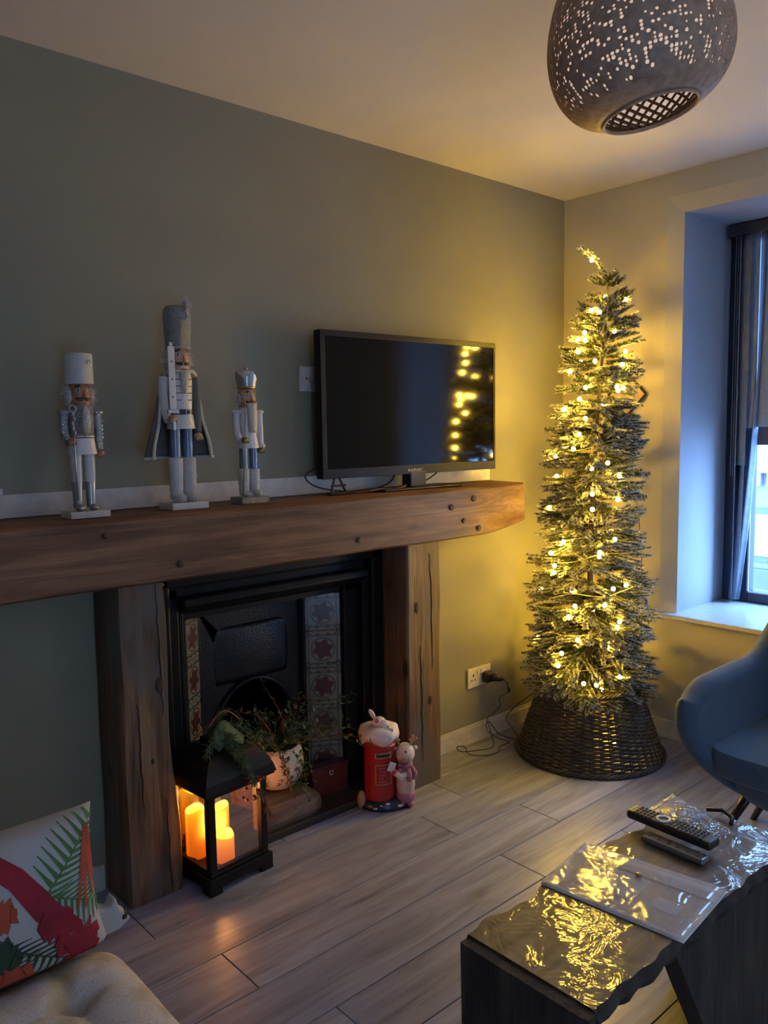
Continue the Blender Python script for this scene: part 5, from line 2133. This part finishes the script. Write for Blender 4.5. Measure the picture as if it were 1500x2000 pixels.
def padf(u, v):
    x = -.42 + .82 * u
    y_ = -.46 + .92 * v
    ex = min(1, min(u, 1 - u) * 9)
    ey = min(1, min(v, 1 - v) * 9)
    e = (ex * ey)
    h_ = .035 + .075 * (1 - (1 - ex) ** 2) ** .5 * (1 - (1 - ey) ** 2) ** .5
    for (tx, ty) in tufts:
        d2 = (x - tx) ** 2 + (y_ - ty) ** 2
        h_ -= .034 * math.exp(-d2 / (2 * .020 ** 2))
        # creases between tufts
    cxn = min(abs(x - tx) for tx, _ in tufts)
    cyn = min(abs(y_ - ty) for _, ty in tufts)
    h_ -= .009 * e * (math.exp(-(cxn / .012) ** 2) + math.exp(-(cyn / .012) ** 2))
    h_ += .006 * noise.noise(Vector((x * 9, y_ * 9, 0)))
    return (x, y_, max(h_, .012))


g = G().grid(padf, 110, 110)
g.grid(lambda u, v: (-.42 + .82 * u, -.46 + .92 * v, .0 + .0 * u), 4, 4)
pd = g.build('cover', M['cotton'], pad, smooth=True)
g = G()
ring_ = []
for u, v in [(i / 30, 0) for i in range(31)] + [(1, i / 30) for i in range(1, 31)] + [(1 - i / 30, 1) for i in range(1, 31)] + [(0, 1 - i / 30) for i in range(1, 30)]:
    p = padf(u, v)
    ring_.append((p[0], p[1], p[2]))
nn_ = len(ring_)
g.add([(a, b, 0) for a, b, c_ in ring_] + ring_, [(i, (i + 1) % nn_, (i + 1) % nn_ + nn_, i + nn_) for i in range(nn_)])
g.build('side_band', M['cotton'], pad, smooth=True)
for (tx, ty) in tufts:
    G().tube([(tx - .004, ty + .018, .066), (tx, ty, .060), (tx + .004, ty - .02, .068)], .0014, 4).build('tuft_thread', M['white_paper'], pad)

# throw pillow with tropical print
pw = thing('tropical_throw_pillow', (-2.885, -.935, .452), 'throw pillow with red flowers and green fronds propped on the cream seat pad', 'pillow')
PWW, PWH = .42, .245


def pil(u, v, s=1):
    x = (u - .5) * PWW
    z = v * PWH
    eu, ev = 2 * u - 1, 2 * v - 1
    f_ = (max(0, (1 - eu ** 4)) * max(0, (1 - ev ** 4))) ** .5
    pinch = 1 - .07 * (1 - ev * ev) * abs(eu) ** 3
    px = x * pinch
    pz = PWH / 2 + (z - PWH / 2) * (1 - .07 * (1 - eu * eu) * abs(ev) ** 3)
    return Vector((px, -s * .055 * f_ + .05 * v, pz))


g = G().grid(lambda u, v: tuple(pil(u, v, 1)), 40, 30)
g.grid(lambda u, v: tuple(pil(u, v, -1)), 40, 30)
pf = g.build('cover', M['print_white'], pw, smooth=True)


def printed(poly, m, nm, lift):
    """flat printed patch that follows the pillow's front; poly in (u, v)"""
    b_ = bmesh.new()
    vsb = [b_.verts.new((p[0], 0, p[1])) for p in poly]
    try:
        f0 = b_.faces.new(vsb)
    except ValueError:
        return
    bmesh.ops.triangulate(b_, faces=[f0])
    for _ in range(2):
        bmesh.ops.subdivide_edges(b_, edges=b_.edges[:], cuts=1, use_grid_fill=True)
    for v_ in b_.verts:
        u_, w_ = min(.995, max(.005, v_.co.x)), min(.995, max(.005, v_.co.z))
        q = pil(u_, w_, 1)
        v_.co = Vector((q.x, q.y - lift, q.z))
    mm2 = bpy.data.meshes.new(nm)
    b_.to_mesh(mm2)
    b_.free()
    mm2.materials.append(m)
    mm2.polygons.foreach_set('use_smooth', [True] * len(mm2.polygons))
    o2 = bpy.data.objects.new(nm, mm2)
    col.objects.link(o2)
    o2.parent = pw


def frond(c0, c1, wl, m, n=9, lift=.0012):
    c0, c1 = Vector(c0), Vector(c1)
    d = (c1 - c0)
    nrm = Vector((-d.y, d.x)).normalized()
    dn = d.normalized()
    for i in range(n):
        t_ = (i + .5) / n
        p = c0 + d * t_
        L_ = wl * math.sin(PI * (.15 + .8 * t_)) ** .7
        for s_ in (-1, 1):
            tip = p + nrm * s_ * L_ + dn * L_ * .7
            w_ = d.length / n * .30
            printed([p - dn * w_, p + dn * w_, tip + dn * w_ * .4, tip], m, 'printed_leaflet', lift)
    printed([c0 + nrm * .006, c0 - nrm * .006, c1 - nrm * .004, c1 + nrm * .004], m, 'printed_leaf_rib', lift + .0002)


def spiky(c, n, r0, r1, m, nm, lift, a0=0, a1=2 * PI, rsd=1):
    rs_ = random.Random(rsd)
    poly = []
    for i in range(n):
        a = a0 + (a1 - a0) * i / n
        rr = r1 * rs_.uniform(.75, 1.1) if i % 2 == 0 else r0 * rs_.uniform(.8, 1.1)
        poly.append((c[0] + rr * math.cos(a), c[1] + rr * math.sin(a) * 1.5))
    printed(poly, m, nm, lift)


# right edge of pillow is u=1; the visible part is roughly u>.5
frond((.70, .52), (.99, .95), .17, M['print_green'], 11)
frond((.72, .58), (.99, .36), .16, M['print_green'], 10)
frond((.55, .35), (.80, .08), .12, M['print_dark'], 9)
frond((.40, .30), (.62, .14), .14, M['print_dark'], 8)
spiky((.86, .17), 26, .075, .12, M['print_red'], 'printed_red_bloom', .0028, rsd=3)
spiky((.76, .36), 30, .055, .085, M['print_red'], 'printed_red_bloom', .0026, rsd=5)
printed([(.58, .93), (.66, .80), (.78, .50), (.88, .30), (.78, .25), (.68, .45), (.60, .70), (.52, .85)], M['print_red'], 'printed_red_stem', .0022)
spiky((.55, .55), 40, .065, .08, M['print_orange'], 'printed_orange_bloom', .0026, rsd=8)
spiky((.58, .08), 40, .08, .10, M['print_orange'], 'printed_orange_bloom', .0026, rsd=9)
spiky((.55, .30), 30, .06, .08, M['print_dark'], 'printed_dark_leaf', .0018, rsd=4)
for k, (a, b) in enumerate(((.86, .40), (.90, .38), (.95, .44), (.98, .50))):
    printed([(.935, .90), (.965, .90), (a + .012, b), (a, b)], M['print_orange'], 'printed_petal', .003)
# little pillow corner peeping out behind
sc2 = thing('small_white_pillow', (-2.70, -.90, .452), 'corner of a white and black pillow peeping out behind the tropical pillow', 'pillow')
G().prism([(-.03, -.008), (.055, -.004), (.078, .008), (.070, .024), (.058, .034), (.050, .062), (.040, .040), (.01, .055), (-.03, .05)], -.018, .018, 'y').build('cover', M['print_white'], sc2, smooth=True, bevel=.007, bseg=3)
G().ball((.064, -.010, .018), (.010, .010, .010), 10).build('black_print', M['black_soft'], sc2, smooth=True)

# ------------------------------------------------------------------ pendant lamp
lc = Vector((-1.697, -1.389, 2.130))
lm = thing('pendant_lamp', tuple(lc), 'brown woven bamboo pendant lampshade with pierced holes hanging from the ceiling', 'lamp')
prof = [(-.150, .096), (-.146, .110), (-.132, .137), (-.105, .163), (-.07, .180), (-.03, .186), (.01, .184), (.05, .174), (.09, .158), (.13, .136), (.17, .110), (.20, .09)]
pz = [p[0] for p in prof]
pr_ = [p[1] for p in prof]
tilt = Matrix.Rotation(R(-11), 3, Vector((cw.x, cw.y, 0)).normalized()) @ Matrix.Rotation(R(-2), 3, Vector((cr.x, cr.y, 0)).normalized()) @ Matrix.Scale(.965, 3)


def lampf(a, z, k=1.0):
    r_ = float(np.interp(z, pz, pr_)) * k
    p = Vector((r_ * math.cos(a), r_ * math.sin(a), z))
    q = tilt @ p
    return tuple(q)


def smoothprof(z):
    return float(np.interp(z, pz, pr_))


zf = np.linspace(-.15, .20, 61)
rf = np.interp(zf, pz, pr_)
for _ in range(6):
    rf[1:-1] = (rf[:-2] + 2 * rf[1:-1] + rf[2:]) / 4
pz, pr_ = list(zf), list(rf)
rs = random.Random(21)
NA, NZ = 112, 54
zs_ = list(np.linspace(-.15, .20, NZ + 1))
g = G()
vid = {}


def gv(i, j):
    i = i % NA
    if (i, j) not in vid:
        vid[(i, j)] = len(g.v)
        g.v.append(lampf(2 * PI * i / NA + (j % 2) * 0, zs_[j]))
        g.tip.append(0)
    return vid[(i, j)]


for j in range(NZ):
    for i in range(NA):
        c4 = [gv(i, j), gv(i + 1, j), gv(i + 1, j + 1), gv(i, j + 1)]
        hole = 3 < j < 53 and rs.random() < .33
        if not hole:
            g.f.append(tuple(c4))
            continue
        a0 = 2 * PI * (i + .5) / NA
        za = (zs_[j] + zs_[j + 1]) / 2
        s_ = rs.uniform(.34, .62)
        wa = 2 * PI / NA * s_ * .75
        wz = (zs_[1] - zs_[0]) * s_
        base = len(g.v)
        for (da, dz) in ((-1, -.2), (-.3, -1), (.5, -.9), (1, .2), (.3, 1), (-.5, .9)):
            g.v.append(lampf(a0 + da * wa, za + dz * wz))
            g.tip.append(0)
        A, B, C_, D = c4
        h = [base + q for q in range(6)]
        g.f += [(A, B, h[2], h[1]), (B, h[3], h[2]), (B, C_, h[4], h[3]), (C_, D, h[5], h[4]), (D, h[0], h[5]), (D, A, h[1], h[0])]
g.build('woven_shade', M['shade'], lm, smooth=True, solid=.002)
pts = [lampf(2 * PI * k / 60, -.150) for k in range(60)]
G().tube(pts, .004, 6, closed=True).build('bottom_rim', M['shade'], lm, smooth=True)
# lit liner between the two bamboo layers
g = G()
g.grid(lambda u, v: lampf(2 * PI * u, -.135 + .32 * v, .955), 60, 20, closed_u=True)
g.build('liner', M['liner'], lm, smooth=True)
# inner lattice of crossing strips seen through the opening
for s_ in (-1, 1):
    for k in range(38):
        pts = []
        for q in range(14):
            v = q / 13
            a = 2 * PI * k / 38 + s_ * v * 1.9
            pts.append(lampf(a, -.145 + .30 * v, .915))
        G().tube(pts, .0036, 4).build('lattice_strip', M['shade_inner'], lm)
G().tube([(0, 0, .02), (0, 0, .10), (0, 0, H - lc.z)], [.012, .006, .004], 8).build('cord', M['black_soft'], lm)
G().ball((0, 0, .0), (.028, .028, .035), 16).build('bulb', plain('unlit_bulb', (.25, .22, .2), .3), lm, smooth=True)
